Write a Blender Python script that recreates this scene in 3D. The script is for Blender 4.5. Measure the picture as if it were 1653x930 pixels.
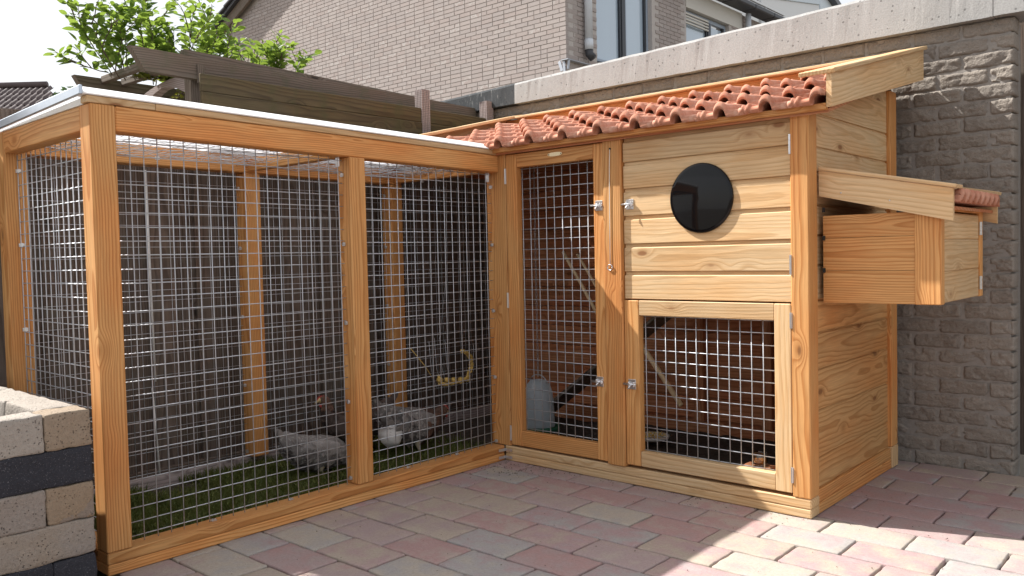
import bpy, bmesh, math, random
from mathutils import Vector, Matrix, noise as mn
random.seed(7)
for o in list(bpy.data.objects): bpy.data.objects.remove(o, do_unlink=True)
SC = bpy.context.scene
COL = SC.collection
V = Vector

# ------------------------------------------------------------------ camera
cam_d = bpy.data.cameras.new('camera'); cam_d.sensor_width = 36; cam_d.lens = 36*1347.056/1653
cam_d.clip_start = .05; cam_d.clip_end = 800
cam = bpy.data.objects.new('camera', cam_d); COL.objects.link(cam)
RT = V((.74908855, .66210315, -.02204027)); UP = V((-.00907687, .04352471, .99901112)); FW = V((-.6624077, .74814773, -.03861369))
CAM = V((2.89144518, -3.18334505, 1.05969943))
cam.matrix_world = Matrix(((RT.x, UP.x, -FW.x, CAM.x), (RT.y, UP.y, -FW.y, CAM.y), (RT.z, UP.z, -FW.z, CAM.z), (0, 0, 0, 1)))
SC.camera = cam

# ------------------------------------------------------------------ light
SUN = V((1, .34, -1.12)).normalized()          # direction the light travels
SKY_STRENGTH = .12; HAZE = 4.6; SUN_STRENGTH = 5.0; EXPOSURE = .95
el = math.asin(-SUN.z); az = math.atan2(-SUN.x, -SUN.y)
w = bpy.data.worlds.new('World'); SC.world = w; w.use_nodes = True
wn = w.node_tree; bg = wn.nodes['Background']; bg.inputs[1].default_value = SKY_STRENGTH
sk = wn.nodes.new('ShaderNodeTexSky'); sk.sky_type = 'NISHITA'; sk.sun_disc = False
sk.sun_elevation = el; sk.sun_rotation = az; sk.dust_density = 3.0; sk.air_density = 1.0
wm = wn.nodes.new('ShaderNodeMix'); wm.data_type = 'RGBA'; wm.inputs[0].default_value = .72     # thin bright cloud veil over the whole sky
wm.inputs[7].default_value = (HAZE*1.0, HAZE*.985, HAZE*.96, 1)
wn.links.new(sk.outputs[0], wm.inputs[6]); wn.links.new(wm.outputs[2], bg.inputs[0])
sl = bpy.data.lights.new('sun', 'SUN'); sl.energy = SUN_STRENGTH; sl.angle = math.radians(.55); sl.color = (1, .965, .915)
so = bpy.data.objects.new('sun', sl); COL.objects.link(so)
so.rotation_euler = SUN.to_track_quat('-Z', 'Y').to_euler(); so.location = (-6, -3, 8)
SC.view_settings.view_transform = 'Standard'; SC.view_settings.look = 'None'
SC.view_settings.exposure = EXPOSURE; SC.view_settings.gamma = 1; SC.view_settings.use_curve_mapping = False
SC.cycles.max_bounces = 8; SC.cycles.transparent_max_bounces = 12

# ------------------------------------------------------------------ shader helpers
class NT:
    def __init__(s, name):
        s.m = bpy.data.materials.new(name); s.m.use_nodes = True; s.t = s.m.node_tree
        s.b = s.t.nodes['Principled BSDF']; s.out = s.t.nodes['Material Output']
    def n(s, typ, **kw):
        x = s.t.nodes.new('ShaderNode'+typ)
        for k, v in kw.items(): setattr(x, k, v)
        return x
    def set(s, sock, v):
        if v is None: return
        if isinstance(v, bpy.types.NodeSocket): s.t.links.new(v, sock)
        else:
            try: sock.default_value = v
            except Exception: sock.default_value = tuple(v)
    def math(s, op, a, b=None, c=None, clamp=False):
        x = s.n('Math', operation=op, use_clamp=clamp)
        s.set(x.inputs[0], a); s.set(x.inputs[1], b)
        if c is not None: s.set(x.inputs[2], c)
        return x.outputs[0]
    def comb(s, a, b, c):
        x = s.n('CombineXYZ'); s.set(x.inputs[0], a); s.set(x.inputs[1], b); s.set(x.inputs[2], c); return x.outputs[0]
    def noise(s, vec, scale, detail=3, rough=.55, dim='3D'):
        x = s.n('TexNoise'); s.set(x.inputs['Vector'], vec); x.inputs['Scale'].default_value = scale
        x.inputs['Detail'].default_value = detail; x.inputs['Roughness'].default_value = rough; return x.outputs['Fac']
    def ramp(s, fac, stops, interp='LINEAR'):
        x = s.n('ValToRGB'); x.color_ramp.interpolation = interp; e = x.color_ramp.elements
        while len(e) < len(stops): e.new(.5)
        for q, (p, c) in zip(e, stops):
            q.position = p; q.color = (c, c, c, 1) if isinstance(c, (int, float)) else (*c, 1)
        s.set(x.inputs[0], fac); return x.outputs[0]
    def mix(s, fac, a, b, blend='MIX'):
        x = s.n('Mix', data_type='RGBA', blend_type=blend); s.set(x.inputs[0], fac)
        for k, v in ((6, a), (7, b)):
            s.set(x.inputs[k], (*v, 1) if isinstance(v, tuple) and len(v) == 3 else v)
        return x.outputs[2]
    def smooth(s, v, lo, hi):
        x = s.n('MapRange', interpolation_type='SMOOTHSTEP'); s.set(x.inputs[0], v)
        x.inputs[1].default_value = lo; x.inputs[2].default_value = hi; return x.outputs[0]
    def bump(s, h, strength=.3, dist=.01):
        x = s.n('Bump'); x.inputs['Strength'].default_value = strength; x.inputs['Distance'].default_value = dist
        s.set(x.inputs['Height'], h); s.set(s.b.inputs['Normal'], x.outputs[0]); return x
    def fin(s, col=None, rough=None, metal=None, spec=None):
        if col is not None: s.set(s.b.inputs['Base Color'], (*col, 1) if isinstance(col, tuple) and len(col) == 3 else col)
        if rough is not None: s.set(s.b.inputs['Roughness'], rough)
        if metal is not None: s.set(s.b.inputs['Metallic'], metal)
        if spec is not None: s.set(s.b.inputs['Specular IOR Level'], spec)
        return s.m

def obj_xyz(t):
    tc = t.n('TexCoord'); sp = t.n('SeparateXYZ'); t.set(sp.inputs[0], tc.outputs['Object']); return tc.outputs['Object'], sp.outputs
def obj_rand(t):
    return t.n('ObjectInfo').outputs['Random']
def piece_rand(t):
    a = obj_rand(t); g = t.n('NewGeometry').outputs['Random Per Island']
    return t.math('FRACT', t.math('ADD', a, g))

def wood(name, light, dark, knot=(.16, .065, .022), freq=80., knots=.52, rough=.6, contrast=.85, algae=None, wav=.03):
    t = NT(name); o, (x, y, z) = obj_xyz(t); r1 = obj_rand(t)
    fr = lambda k: t.math('FRACT', t.math('MULTIPLY', r1, k))
    r2, r3, r4 = fr(17.3), fr(57.1), fr(131.7)
    X = t.math('ADD', x, t.math('MULTIPLY', r1, 40.))
    Yc = t.math('ADD', y, t.math('MULTIPLY_ADD', r2, .07, .025)); Zc = t.math('ADD', z, t.math('MULTIPLY_ADD', r3, .13, -.065))
    nv = t.comb(t.math('MULTIPLY', X, 1.6), t.math('MULTIPLY', y, 5.), t.math('MULTIPLY', z, 5.))
    n1 = t.noise(nv, 1.5, 2, .5)
    r = t.math('SQRT', t.math('ADD', t.math('MULTIPLY', Yc, Yc), t.math('MULTIPLY', Zc, Zc)))
    r = t.math('ADD', r, t.math('MULTIPLY', n1, wav))
    r = t.math('ADD', r, t.math('MULTIPLY', t.math('MULTIPLY', x, t.math('SUBTRACT', r4, .5)), .05))
    vo = t.n('TexVoronoi'); t.set(vo.inputs['Vector'], t.comb(t.math('MULTIPLY', X, 3.6), t.math('MULTIPLY_ADD', y, 7., 3.), t.math('MULTIPLY', z, 8.5))); vo.inputs['Scale'].default_value = 1.
    d = vo.outputs['Distance']; cs = t.n('SeparateColor'); t.set(cs.inputs[0], vo.outputs['Color'])
    act = t.math('GREATER_THAN', cs.outputs[0], knots)
    kf = t.math('MULTIPLY', t.smooth(d, .34, .02), act)
    r = t.math('ADD', r, t.math('MULTIPLY', kf, .022))
    ring = t.ramp(t.math('FRACT', t.math('MULTIPLY', r, freq)), [(0, 0.), (.45, .12), (.84, 1.), (.93, .85), (1, 0.)])
    fib = t.noise(t.comb(t.math('MULTIPLY', X, 7.), t.math('MULTIPLY', y, 160.), t.math('MULTIPLY', z, 160.)), 1., 2, .6)
    blot = t.noise(t.comb(t.math('MULTIPLY', X, 1.1), t.math('MULTIPLY', y, 3.), t.math('MULTIPLY', z, 3.)), 2., 3, .5)
    c = t.mix(t.math('MULTIPLY', ring, contrast), light, dark)
    c = t.mix(t.smooth(blot, .35, .75), c, t.mix(1., c, tuple(.55+.45*q/max(light) for q in light), 'MULTIPLY'))
    v = t.math('MULTIPLY', t.math('MULTIPLY_ADD', fib, .56, .72), t.math('MULTIPLY_ADD', r4, .24, .87))
    c = t.mix(1., c, t.comb(v, v, v), 'MULTIPLY')
    core = t.math('MULTIPLY', t.smooth(d, .115, .06), act)
    halo = t.math('MULTIPLY', t.smooth(d, .24, .08), act)
    c = t.mix(t.math('MULTIPLY', halo, .45), c, tuple(.6*q+.4*k for q, k in zip(dark, knot)))
    c = t.mix(t.math('MULTIPLY', core, .75), c, knot)
    if algae:
        an = t.noise(o, 7., 5, .65); c = t.mix(t.math('MULTIPLY', t.smooth(an, .48, .68), .75), c, algae)
    t.bump(t.math('ADD', t.math('MULTIPLY', ring, .5), fib), .22, .0025)
    return t.fin(c, rough, spec=.3)

def simple(name, col, rough=.6, metal=0., spec=.5, var=.0, nscale=30., bump=0., bdist=.003):
    t = NT(name); o, _ = obj_xyz(t); c = (*col, 1)
    if var or bump:
        n = t.noise(o, nscale, 4, .6)
        if var:
            v = t.math('MULTIPLY_ADD', n, 2*var, 1-var); c = t.mix(1., col, t.comb(v, v, v), 'MULTIPLY')
        if bump: t.bump(n, bump, bdist)
    return t.fin(c, rough, metal, spec)

M = {}
M['post'] = wood('larch_post_wood', (.64, .345, .132), (.45, .195, .056), freq=115, contrast=.95, wav=.022)
M['board'] = wood('pale_larch_board', (.64, .462, .268), (.475, .29, .13), knot=(.22, .085, .03), freq=75, knots=.22, contrast=.62, wav=.03)
M['flame'] = wood('flamed_larch_board', (.58, .34, .145), (.36, .165, .05), knot=(.18, .07, .025), freq=66, knots=.40, contrast=.7, wav=.042)
M['inner'] = wood('shaded_larch_board', (.50, .235, .12), (.33, .13, .058), freq=70, contrast=.8)  # same larch, with the interior shade mixed into a darker, redder colour
M['grey'] = wood('weathered_grey_wood', (.20, .165, .135), (.085, .066, .054), knot=(.03, .024, .02), freq=90, rough=.8, algae=(.11, .105, .07))
M['dark'] = wood('dark_fence_wood', (.15, .118, .098), (.075, .056, .046), knot=(.02, .015, .012), freq=90, rough=.8, algae=(.12, .10, .08))
M['olive'] = wood('olive_plank_wood', (.10, .078, .042), (.05, .036, .02), knot=(.02, .015, .01), freq=90, rough=.8, algae=(.07, .065, .028))
M['flute'] = wood('grey_fluted_wood', (.36, .31, .30), (.2, .165, .16), knot=(.08, .06, .06), freq=90, rough=.8)
M['zinc'] = simple('galvanised_wire', (.50, .52, .55), .42, .45, var=.2, nscale=80)
M['steel'] = simple('zinc_plated_steel', (.72, .73, .75), .28, .9)
M['brass'] = simple('pale_brass', (.78, .68, .45), .35, .6, var=.15, nscale=200)
M['black'] = simple('black_gloss', (.004, .004, .005), .05, 0, .28)
M['gap'] = simple('near_black', (.02, .018, .016), .8)
M['trim'] = simple('aluminium_trim', (.52, .58, .66), .3, .7, var=.15, nscale=20)
M['pole'] = simple('sunlit_pale_pole', (.80, .62, .38), .7, var=.15, nscale=30)  # perch wood paled to imitate the bright light streaks along it
M['cord'] = simple('white_cord', (.75, .72, .66), .8)
M['whitepaint'] = simple('white_drip_edge', (.86, .86, .86), .4, var=.04, nscale=12)
M['white'] = simple('white_filler', (.80, .79, .76), .6)
M['plastic_green'] = simple('green_plastic', (.02, .12, .07), .4)
M['red'] = simple('comb_red', (.42, .06, .05), .5, var=.2, nscale=60)
M['beak'] = simple('horn_yellow', (.45, .33, .16), .5)
M['legc'] = simple('leg_skin', (.42, .36, .26), .6)
M['eye'] = simple('eye_black', (.01, .01, .01), .15)
M['straw'] = simple('dried_golden_grain', (.62, .42, .12), .8, var=.35, nscale=60, bump=.5)
M['soil'] = simple('dark_soil', (.055, .042, .032), .95, var=.5, nscale=25, bump=.8, bdist=.02)
M['leadflash'] = simple('lead_flashing', (.42, .45, .5), .4, .4)
M['pvc'] = simple('pale_pvc_pipe', (.60, .64, .69), .45, var=.08)
M['cream'] = simple('cream_paint', (.62, .60, .55), .6)
M['charcoal'] = simple('charcoal_gutter', (.045, .047, .055), .5, var=.2)
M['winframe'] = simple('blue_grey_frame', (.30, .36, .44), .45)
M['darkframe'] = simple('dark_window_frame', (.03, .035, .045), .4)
M['cladding'] = simple('white_cladding', (.70, .72, .73), .55)
M['paleblue'] = simple('pale_blue_panel', (.60, .68, .74), .6)

t = NT('opal_sheet')                                          # translucent roof sheet
tr = t.n('BsdfTranslucent'); tr.inputs[0].default_value = (.92, .93, .95, 1); mx = t.n('MixShader'); mx.inputs[0].default_value = .62
t.fin((.93, .93, .93), .35); t.t.links.new(t.b.outputs[0], mx.inputs[1]); t.t.links.new(tr.outputs[0], mx.inputs[2]); t.t.links.new(mx.outputs[0], t.out.inputs[0]); M['opal'] = t.m
t = NT('milky_plastic'); tr = t.n('BsdfTranslucent'); tr.inputs[0].default_value = (.75, .82, .86, 1); mx = t.n('MixShader'); mx.inputs[0].default_value = .45
t.fin((.62, .70, .76), .35); t.t.links.new(t.b.outputs[0], mx.inputs[1]); t.t.links.new(tr.outputs[0], mx.inputs[2]); t.t.links.new(mx.outputs[0], t.out.inputs[0]); M['milky'] = t.m
t = NT('window_glass'); o, (x, y, z) = obj_xyz(t); t.fin((.42, .52, .62), .05, spec=.9); t.b.inputs['Coat Weight'].default_value = .6; M['glass'] = t.m  # pale blue sky reflection is put into the base colour
t = NT('clear_jar'); t.fin((.9, .9, .9), .03); t.b.inputs['Transmission Weight'].default_value = 1.; M['jar'] = t.m

t = NT('clay_tile'); o, _ = obj_xyz(t); r = obj_rand(t); n = t.noise(o, 22, 5, .65); n2 = t.noise(o, 5., 3)
c = t.mix(r, (.42, .165, .10), (.53, .25, .165)); c = t.mix(t.smooth(n, .42, .72), c, (.60, .36, .27)); c = t.mix(t.smooth(n2, .58, .75), c, (.28, .11, .08))
t.bump(n, .35, .002); M['tile'] = t.fin(c, .75, spec=.25)

def stone_mat(name, stops, spot, rough=.85, nsc=1., bump=.5, bd=.004, blend=.5, pits=0):
    t = NT(name); o, _ = obj_xyz(t); r = piece_rand(t)
    off = t.n('VectorMath', operation='ADD'); t.set(off.inputs[0], o); t.set(off.inputs[1], t.comb(t.math('MULTIPLY', r, 31.), t.math('MULTIPLY', r, 17.), 0.)); o = off.outputs[0]
    n = t.noise(o, 9*nsc, 4, .6); f = t.noise(o, 90*nsc, 3, .7); g = t.noise(o, 260*nsc, 2, .6)
    c = t.ramp(t.math('FRACT', t.math('ADD', r, t.math('MULTIPLY', t.math('SUBTRACT', n, .5), blend))), stops)
    v = t.math('MULTIPLY_ADD', f, .5, .75); c = t.mix(1., c, t.comb(v, v, v), 'MULTIPLY')
    c = t.mix(t.math('MULTIPLY', t.smooth(g, .62, .72), .7), c, spot)
    if pits:
        pv = t.n('TexVoronoi'); t.set(pv.inputs['Vector'], o); pv.inputs['Scale'].default_value = 150.; pc_ = t.n('SeparateColor'); t.set(pc_.inputs[0], pv.outputs['Color'])
        hole = t.math('MULTIPLY', t.smooth(pv.outputs['Distance'], .36, .16), t.math('GREATER_THAN', pc_.outputs[0], .80)); c = t.mix(t.math('MULTIPLY', hole, pits), c, spot); f = t.math('SUBTRACT', f, hole)
    t.bump(t.math('ADD', n, t.math('MULTIPLY', f, .6)), bump, bd); return t.fin(c, rough, spec=.2)
M['paver'] = stone_mat('tumbled_paver', [(0, (.365, .235, .225)), (.14, (.34, .265, .255)), (.28, (.385, .325, .265)), (.42, (.36, .25, .25)), (.55, (.335, .315, .305)), (.68, (.395, .345, .29)), (.82, (.35, .27, .265)), (.92, (.375, .30, .265)), (1, (.365, .235, .225))], (.09, .075, .07), blend=.55, bump=.45)
M['garage'] = stone_mat('rough_grey_brick', [(0, (.255, .225, .195)), (.5, (.295, .262, .228)), (1, (.235, .208, .182))], (.10, .09, .08), bump=1., bd=.012)
M['housebrick'] = stone_mat('pinkish_brick', [(0, (.365, .31, .29)), (.35, (.40, .355, .335)), (.7, (.36, .32, .305)), (.93, (.37, .32, .30)), (1, (.47, .44, .42))], (.26, .215, .20), bump=.3)
M['sidebrick'] = M['housebrick']
M['tanblock'] = stone_mat('tan_stacking_block', [(0, (.265, .20, .14)), (.4, (.29, .235, .18)), (.7, (.27, .24, .215)), (1, (.235, .19, .155))], (.05, .04, .035), bump=1., bd=.008, pits=.5)
M['darkblock'] = stone_mat('charcoal_stacking_block', [(0, (.025, .026, .034)), (1, (.04, .041, .05))], (.20, .20, .22), bump=1., bd=.008, pits=.4)
M['greyblock'] = stone_mat('grey_stacking_block', [(0, (.30, .265, .23)), (1, (.34, .31, .275))], (.07, .06, .055), bump=1., bd=.008, pits=.5)  # grey stone, paled further to imitate the sunlit top course
M['mortar'] = simple('grey_mortar', (.27, .25, .23), .95, var=.25, nscale=40, bump=.7, bdist=.006)
M['housemortar'] = simple('pale_mortar', (.47, .435, .41), .95, var=.15, nscale=30)
M['sand'] = simple('joint_sand', (.085, .072, .062), .95, var=.4, nscale=90, bump=.5)
M['ground'] = simple('bare_earth', (.12, .10, .075), .95, var=.4, nscale=3., bump=.5)

def concrete(name, col, streak):
    t = NT(name); o, (x, y, z) = obj_xyz(t)
    n = t.noise(o, 4., 5, .6); f = t.noise(o, 130., 3, .7); p = t.n('TexVoronoi'); t.set(p.inputs['Vector'], o); p.inputs['Scale'].default_value = 38.
    cs = t.n('SeparateColor'); t.set(cs.inputs[0], p.outputs['Color'])
    pit = t.math('MULTIPLY', t.math('LESS_THAN', p.outputs['Distance'], .20), t.math('GREATER_THAN', cs.outputs[0], .62))
    v = t.math('MULTIPLY', t.math('MULTIPLY_ADD', n, .35, .82), t.math('MULTIPLY_ADD', f, .7, .65)); c = t.mix(1., col, t.comb(v, v, v), 'MULTIPLY')
    c = t.mix(t.math('MULTIPLY', pit, .7), c, tuple(q*.35 for q in col))
    if streak:
        s = t.noise(t.comb(t.math('MULTIPLY', x, 70.), t.math('MULTIPLY', y, 70.), t.math('MULTIPLY', z, 16.)), 1., 4, .7); c = t.mix(t.math('MULTIPLY', t.smooth(s, .55, .75), .6), c, streak)
    t.bump(t.math('SUBTRACT', f, pit), .5, .003); return t.fin(c, .9, spec=.2)
M['concrete'] = concrete('pitted_concrete', (.36, .36, .355), None)
M['blackconcrete'] = concrete('black_stained_concrete', (.06, .065, .07), (.34, .34, .33))

def leafmat(name, a, b, under):
    t = NT(name); r = piece_rand(t); c = t.mix(r, a, b); tr = t.n('BsdfTranslucent'); t.set(tr.inputs[0], t.mix(.5, c, under)); mx = t.n('MixShader'); mx.inputs[0].default_value = .42
    t.fin(c, .5, spec=.35); t.t.links.new(t.b.outputs[0], mx.inputs[1]); t.t.links.new(tr.outputs[0], mx.inputs[2]); t.t.links.new(mx.outputs[0], t.out.inputs[0]); return t.m
M['leaf'] = leafmat('fresh_leaf', (.075, .16, .028), (.18, .29, .055), (.40, .52, .07))
M['ivy'] = leafmat('golden_ivy_leaf', (.22, .24, .03), (.10, .15, .03), (.45, .42, .05))
M['grass'] = leafmat('grass_blade', (.075, .115, .022), (.17, .18, .05), (.20, .23, .06))
M['fartree'] = leafmat('far_leaf', (.03, .07, .025), (.06, .10, .04), (.1, .16, .05))
M['stem'] = simple('brown_stem', (.10, .07, .045), .8)

def feather(name, a, b, tip):
    t = NT(name); r = piece_rand(t); o, _ = obj_xyz(t); n = t.noise(o, 55., 4, .7); c = t.mix(r, a, b); c = t.mix(t.smooth(n, .5, .72), c, tip); t.bump(n, .4, .003); return t.fin(c, .8, spec=.15)
M['hen_grey'] = feather('grey_feather', (.12, .11, .105), (.30, .28, .27), (.38, .36, .35))
M['hen_brown'] = feather('brown_feather', (.075, .045, .035), (.15, .085, .06), (.06, .04, .035))
M['hen_white'] = feather('white_fluff', (.50, .48, .46), (.60, .58, .56), (.66, .65, .63))
M['hen_dark'] = feather('dark_feather', (.045, .035, .032), (.09, .065, .055), (.03, .025, .025))

# ------------------------------------------------------------------ object helpers
PW = {}
def thing(name, label=None, cat=None, loc=(0, 0, 0), parent=None, group=None, kind=None):
    o = bpy.data.objects.new(name, None); COL.objects.link(o); o.empty_display_size = .1
    Mw = Matrix.Translation(V(loc)); put(o, Mw, parent); tag(o, label, cat, group, kind); return o
def tag(o, label=None, cat=None, group=None, kind=None):
    if label: o['label'] = label
    if cat: o['category'] = cat
    if group: o['group'] = group
    if kind: o['kind'] = kind
    return o
def put(o, Mw, parent=None):
    if parent is not None:
        o.parent = parent; o.matrix_parent_inverse = Matrix.Identity(4); o.matrix_basis = PW[parent.name].inverted() @ Mw
    else: o.matrix_basis = Mw
    PW[o.name] = Mw
def mesh_obj(name, me, mat, parent=None, Mw=None):
    if mat is not None and not me.materials: me.materials.append(M[mat] if isinstance(mat, str) else mat)
    o = bpy.data.objects.new(name, me); COL.objects.link(o); put(o, Mw if Mw is not None else Matrix.Identity(4), parent); return o
def raw(name, vs, fs, mat, parent=None, Mw=None, smooth=False):
    me = bpy.data.meshes.new(name); me.from_pydata([tuple(v) for v in vs], [], fs); me.update()
    if smooth: me.polygons.foreach_set('use_smooth', [True]*len(me.polygons))
    return mesh_obj(name, me, mat, parent, Mw)
def frame(origin, xdir, up=V((0, 0, 1))):
    X = V(xdir).normalized(); up = V(up); Z = (up - X*up.dot(X))
    if Z.length < 1e-4: Z = V((0, 1, 0)) - X*X.y
    Z.normalize(); Y = Z.cross(X); o = V(origin)
    return Matrix(((X.x, Y.x, Z.x, o.x), (X.y, Y.y, Z.y, o.y), (X.z, Y.z, Z.z, o.z), (0, 0, 0, 1)))
BOX = {}
def boxmesh(l, d, h, mat, bev=.003):
    k = (round(l, 4), round(d, 4), round(h, 4), mat, bev)
    if k not in BOX:
        bm = bmesh.new(); bmesh.ops.create_cube(bm, size=1)
        for v in bm.verts: v.co = V((v.co.x*l, v.co.y*d, v.co.z*h))
        if bev: bmesh.ops.bevel(bm, geom=list(bm.edges), offset=min(bev, .3*min(l, d, h)), segments=1, affect='EDGES', profile=.5)
        me = bpy.data.meshes.new('box'); bm.to_mesh(me); bm.free(); me.materials.append(M[mat]); BOX[k] = me
    return BOX[k]
def board(name, p0, p1, wid, thk, mat, parent, up=(0, 0, 1), bev=.003):
    p0, p1 = V(p0), V(p1); return mesh_obj(name, boxmesh((p1-p0).length, thk, wid, mat, bev), None, parent, frame((p0+p1)/2, p1-p0, up))
def box(name, lo, hi, mat, parent, bev=.003):
    """axis aligned block; local x runs along its longest side"""
    lo, hi = V(lo), V(hi); s = hi-lo; c = (lo+hi)/2; a = max(range(3), key=lambda i: s[i])
    if a == 0: return mesh_obj(name, boxmesh(s.x, s.y, s.z, mat, bev), None, parent, frame(c, (1, 0, 0)))
    if a == 1: return mesh_obj(name, boxmesh(s.y, s.x, s.z, mat, bev), None, parent, frame(c, (0, 1, 0)))
    return mesh_obj(name, boxmesh(s.z, s.y, s.x, mat, bev), None, parent, frame(c, (0, 0, 1), (1, 0, 0)))
def prism(name, poly, thk, mat, parent, Mw, smooth=False):
    """poly in local (x,z), extruded in local y from 0 to thk"""
    n = len(poly); vs = [(a, 0, b) for a, b in poly]+[(a, thk, b) for a, b in poly]
    fs = [tuple(range(n)), tuple(range(2*n-1, n-1, -1))]+[(i, i+n, (i+1) % n+n, (i+1) % n) for i in range(n)]
    o = raw(name, vs, fs, mat, parent, Mw); bm = bmesh.new(); bm.from_mesh(o.data); bmesh.ops.recalc_face_normals(bm, faces=bm.faces); bm.to_mesh(o.data); bm.free(); return o
def tube_data(pts, rad, seg=6, vs=None, fs=None, cap=True):
    vs = [] if vs is None else vs; fs = [] if fs is None else fs; pts = [V(p) for p in pts]; n = len(pts)
    rad = rad if isinstance(rad, (list, tuple)) else [rad]*n; b0 = len(vs)
    for i, p in enumerate(pts):
        d = (pts[min(i+1, n-1)]-pts[max(i-1, 0)]).normalized(); a = V((0, 0, 1)) if abs(d.z) < .9 else V((1, 0, 0))
        u = d.cross(a).normalized(); w_ = d.cross(u)
        for k in range(seg):
            q = 2*math.pi*k/seg; vs.append(p+(u*math.cos(q)+w_*math.sin(q))*rad[i])
    for i in range(n-1):
        for k in range(seg):
            a = b0+i*seg+k; b = b0+i*seg+(k+1) % seg; fs.append((a, b, b+seg, a+seg))
    if cap: fs.append(tuple(b0+k for k in range(seg))[::-1]); fs.append(tuple(b0+(n-1)*seg+k for k in range(seg)))
    return vs, fs
def tube(name, pts, rad, mat, parent=None, seg=8, smooth=True, Mw=None):
    vs, fs = tube_data(pts, rad, seg); return raw(name, vs, fs, mat, parent, Mw, smooth)
def lathe(name, prof, mat, parent=None, Mw=None, seg=24):
    vs, fs = [], []
    for r, z in prof:
        for k in range(seg): a = 2*math.pi*k/seg; vs.append((r*math.cos(a), r*math.sin(a), z))
    for i in range(len(prof)-1):
        for k in range(seg): a = i*seg+k; b = i*seg+(k+1) % seg; fs.append((a, b, b+seg, a+seg))
    fs.append(tuple(range(seg))[::-1]); fs.append(tuple((len(prof)-1)*seg+k for k in range(seg)))
    return raw(name, vs, fs, mat, parent, Mw, True)
def copies(o, Mw, parent=None, name=None):
    c = o.copy(); c.name = name or o.name.split('.')[0]; COL.objects.link(c); c.parent = None; put(c, Mw, parent); return c
T = Matrix.Translation

# ------------------------------------------------------------------ ground, paving
def sheet(name, x0, x1, y0, y1, z, mat, kind='structure', label=None):
    o = raw(name, [(x0, y0, z), (x1, y0, z), (x1, y1, z), (x0, y1, z)], [(0, 1, 2, 3)], mat); tag(o, label, None, None, kind); return o
sheet('ground', -300, 300, -300, 300, -.09, 'ground')
patio = sheet('patio', -.02, 3.75, -3.35, 1.20, -.016, 'sand', label='tumbled paving in pink, grey and beige before the coop')
def paver_mesh(seed):
    rnd = random.Random(seed); L, Wd, H, c = .2905, .1775, .07, .0055; bm = bmesh.new(); bmesh.ops.create_cube(bm, size=1)
    for v in bm.verts: v.co = V((v.co.x*L, v.co.y*Wd, v.co.z*H-H/2))
    te = [e for e in bm.edges if all(v.co.z > -.01 for v in e.verts)]
    ve = [e for e in bm.edges if abs(e.verts[0].co.z-e.verts[1].co.z) > .03]
    bmesh.ops.bevel(bm, geom=te+ve, offset=c, segments=2, affect='EDGES', profile=.6)
    bmesh.ops.subdivide_edges(bm, edges=[e for e in bm.edges if abs(e.verts[0].co.x-e.verts[1].co.x) > .2], cuts=9, use_grid_fill=True)
    bmesh.ops.subdivide_edges(bm, edges=[e for e in bm.edges if abs(e.verts[0].co.y-e.verts[1].co.y) > .12], cuts=5, use_grid_fill=True)
    for v in bm.verts:
        q = v.co*22+V((seed*9, 0, 0)); e_ = max(abs(v.co.x)/(L/2), abs(v.co.y)/(Wd/2))
        if v.co.z > -.03: v.co += V((.0035*mn.noise(q+V((5, 0, 0))), .0035*mn.noise(q+V((0, 7, 0))), .0016*mn.noise(q*.6)-(.003*abs(mn.noise(q*2)) if e_ > .9 else 0)))
    me = bpy.data.meshes.new('paver'); bm.to_mesh(me); bm.free(); me.materials.append(M['paver']); me.polygons.foreach_set('use_smooth', [True]*len(me.polygons)); return me
PMS = [paver_mesh(i) for i in range(7)]
W, D = 1.613, 1.07
for j in range(-18, 7):
    y = -.12+.186*(j+.5); off = .04 if j % 2 else .19
    for i in range(-1, 13):
        x = off+.299*(i+.5)
        if x < -.17 or x > 3.72 or y > 1.16: continue
        if y > .16 and x < W-.14: continue
        if y < -2.05 and x < .1: continue
        o = mesh_obj('paver', random.choice(PMS), None, patio, T((x+random.uniform(-.0015, .0015), y+random.uniform(-.0015, .0015), random.uniform(-.002, .001)))@Matrix.Rotation(random.choice((0, math.pi))+random.uniform(-.005, .005), 4, 'Z')@Matrix.Rotation(random.uniform(-.004, .004), 4, 'X'))

# ------------------------------------------------------------------ wire mesh panels
def wire_panel(name, o, u, v, lu, lv, parent, pitch=.05, r=.0016, mat='zinc', u0=None, v0=None, jit=.0008, wav=0., seed=0, seg=5):
    rnd = random.Random(seed); o, u, v = V(o), V(u).normalized(), V(v).normalized(); nrm = u.cross(v); vs, fs = [], []
    def run(a0, b0, length, da, db, side):
        steps = max(2, int(length/.1)) if wav else 2
        p = []
        for k in range(steps+1):
            s = length*k/steps; q = o+da*s+db*b0+nrm*side
            if wav: q += nrm*(wav*math.sin(s*23+b0*31)+rnd.uniform(-wav, wav)*.5)
            p.append(q+db*rnd.uniform(-jit, jit))
        tube_data(p, r, seg, vs, fs)
    a = (lu % pitch)/2 if u0 is None else u0
    while a < lu+1e-6: run(0, a, lv, v, u, r*.9); a += pitch
    a = (lv % pitch)/2 if v0 is None else v0
    while a < lv+1e-6: run(0, a, lu, u, v, -r*.9); a += pitch
    return raw(name, vs, fs, mat, parent, None, True)
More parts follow.
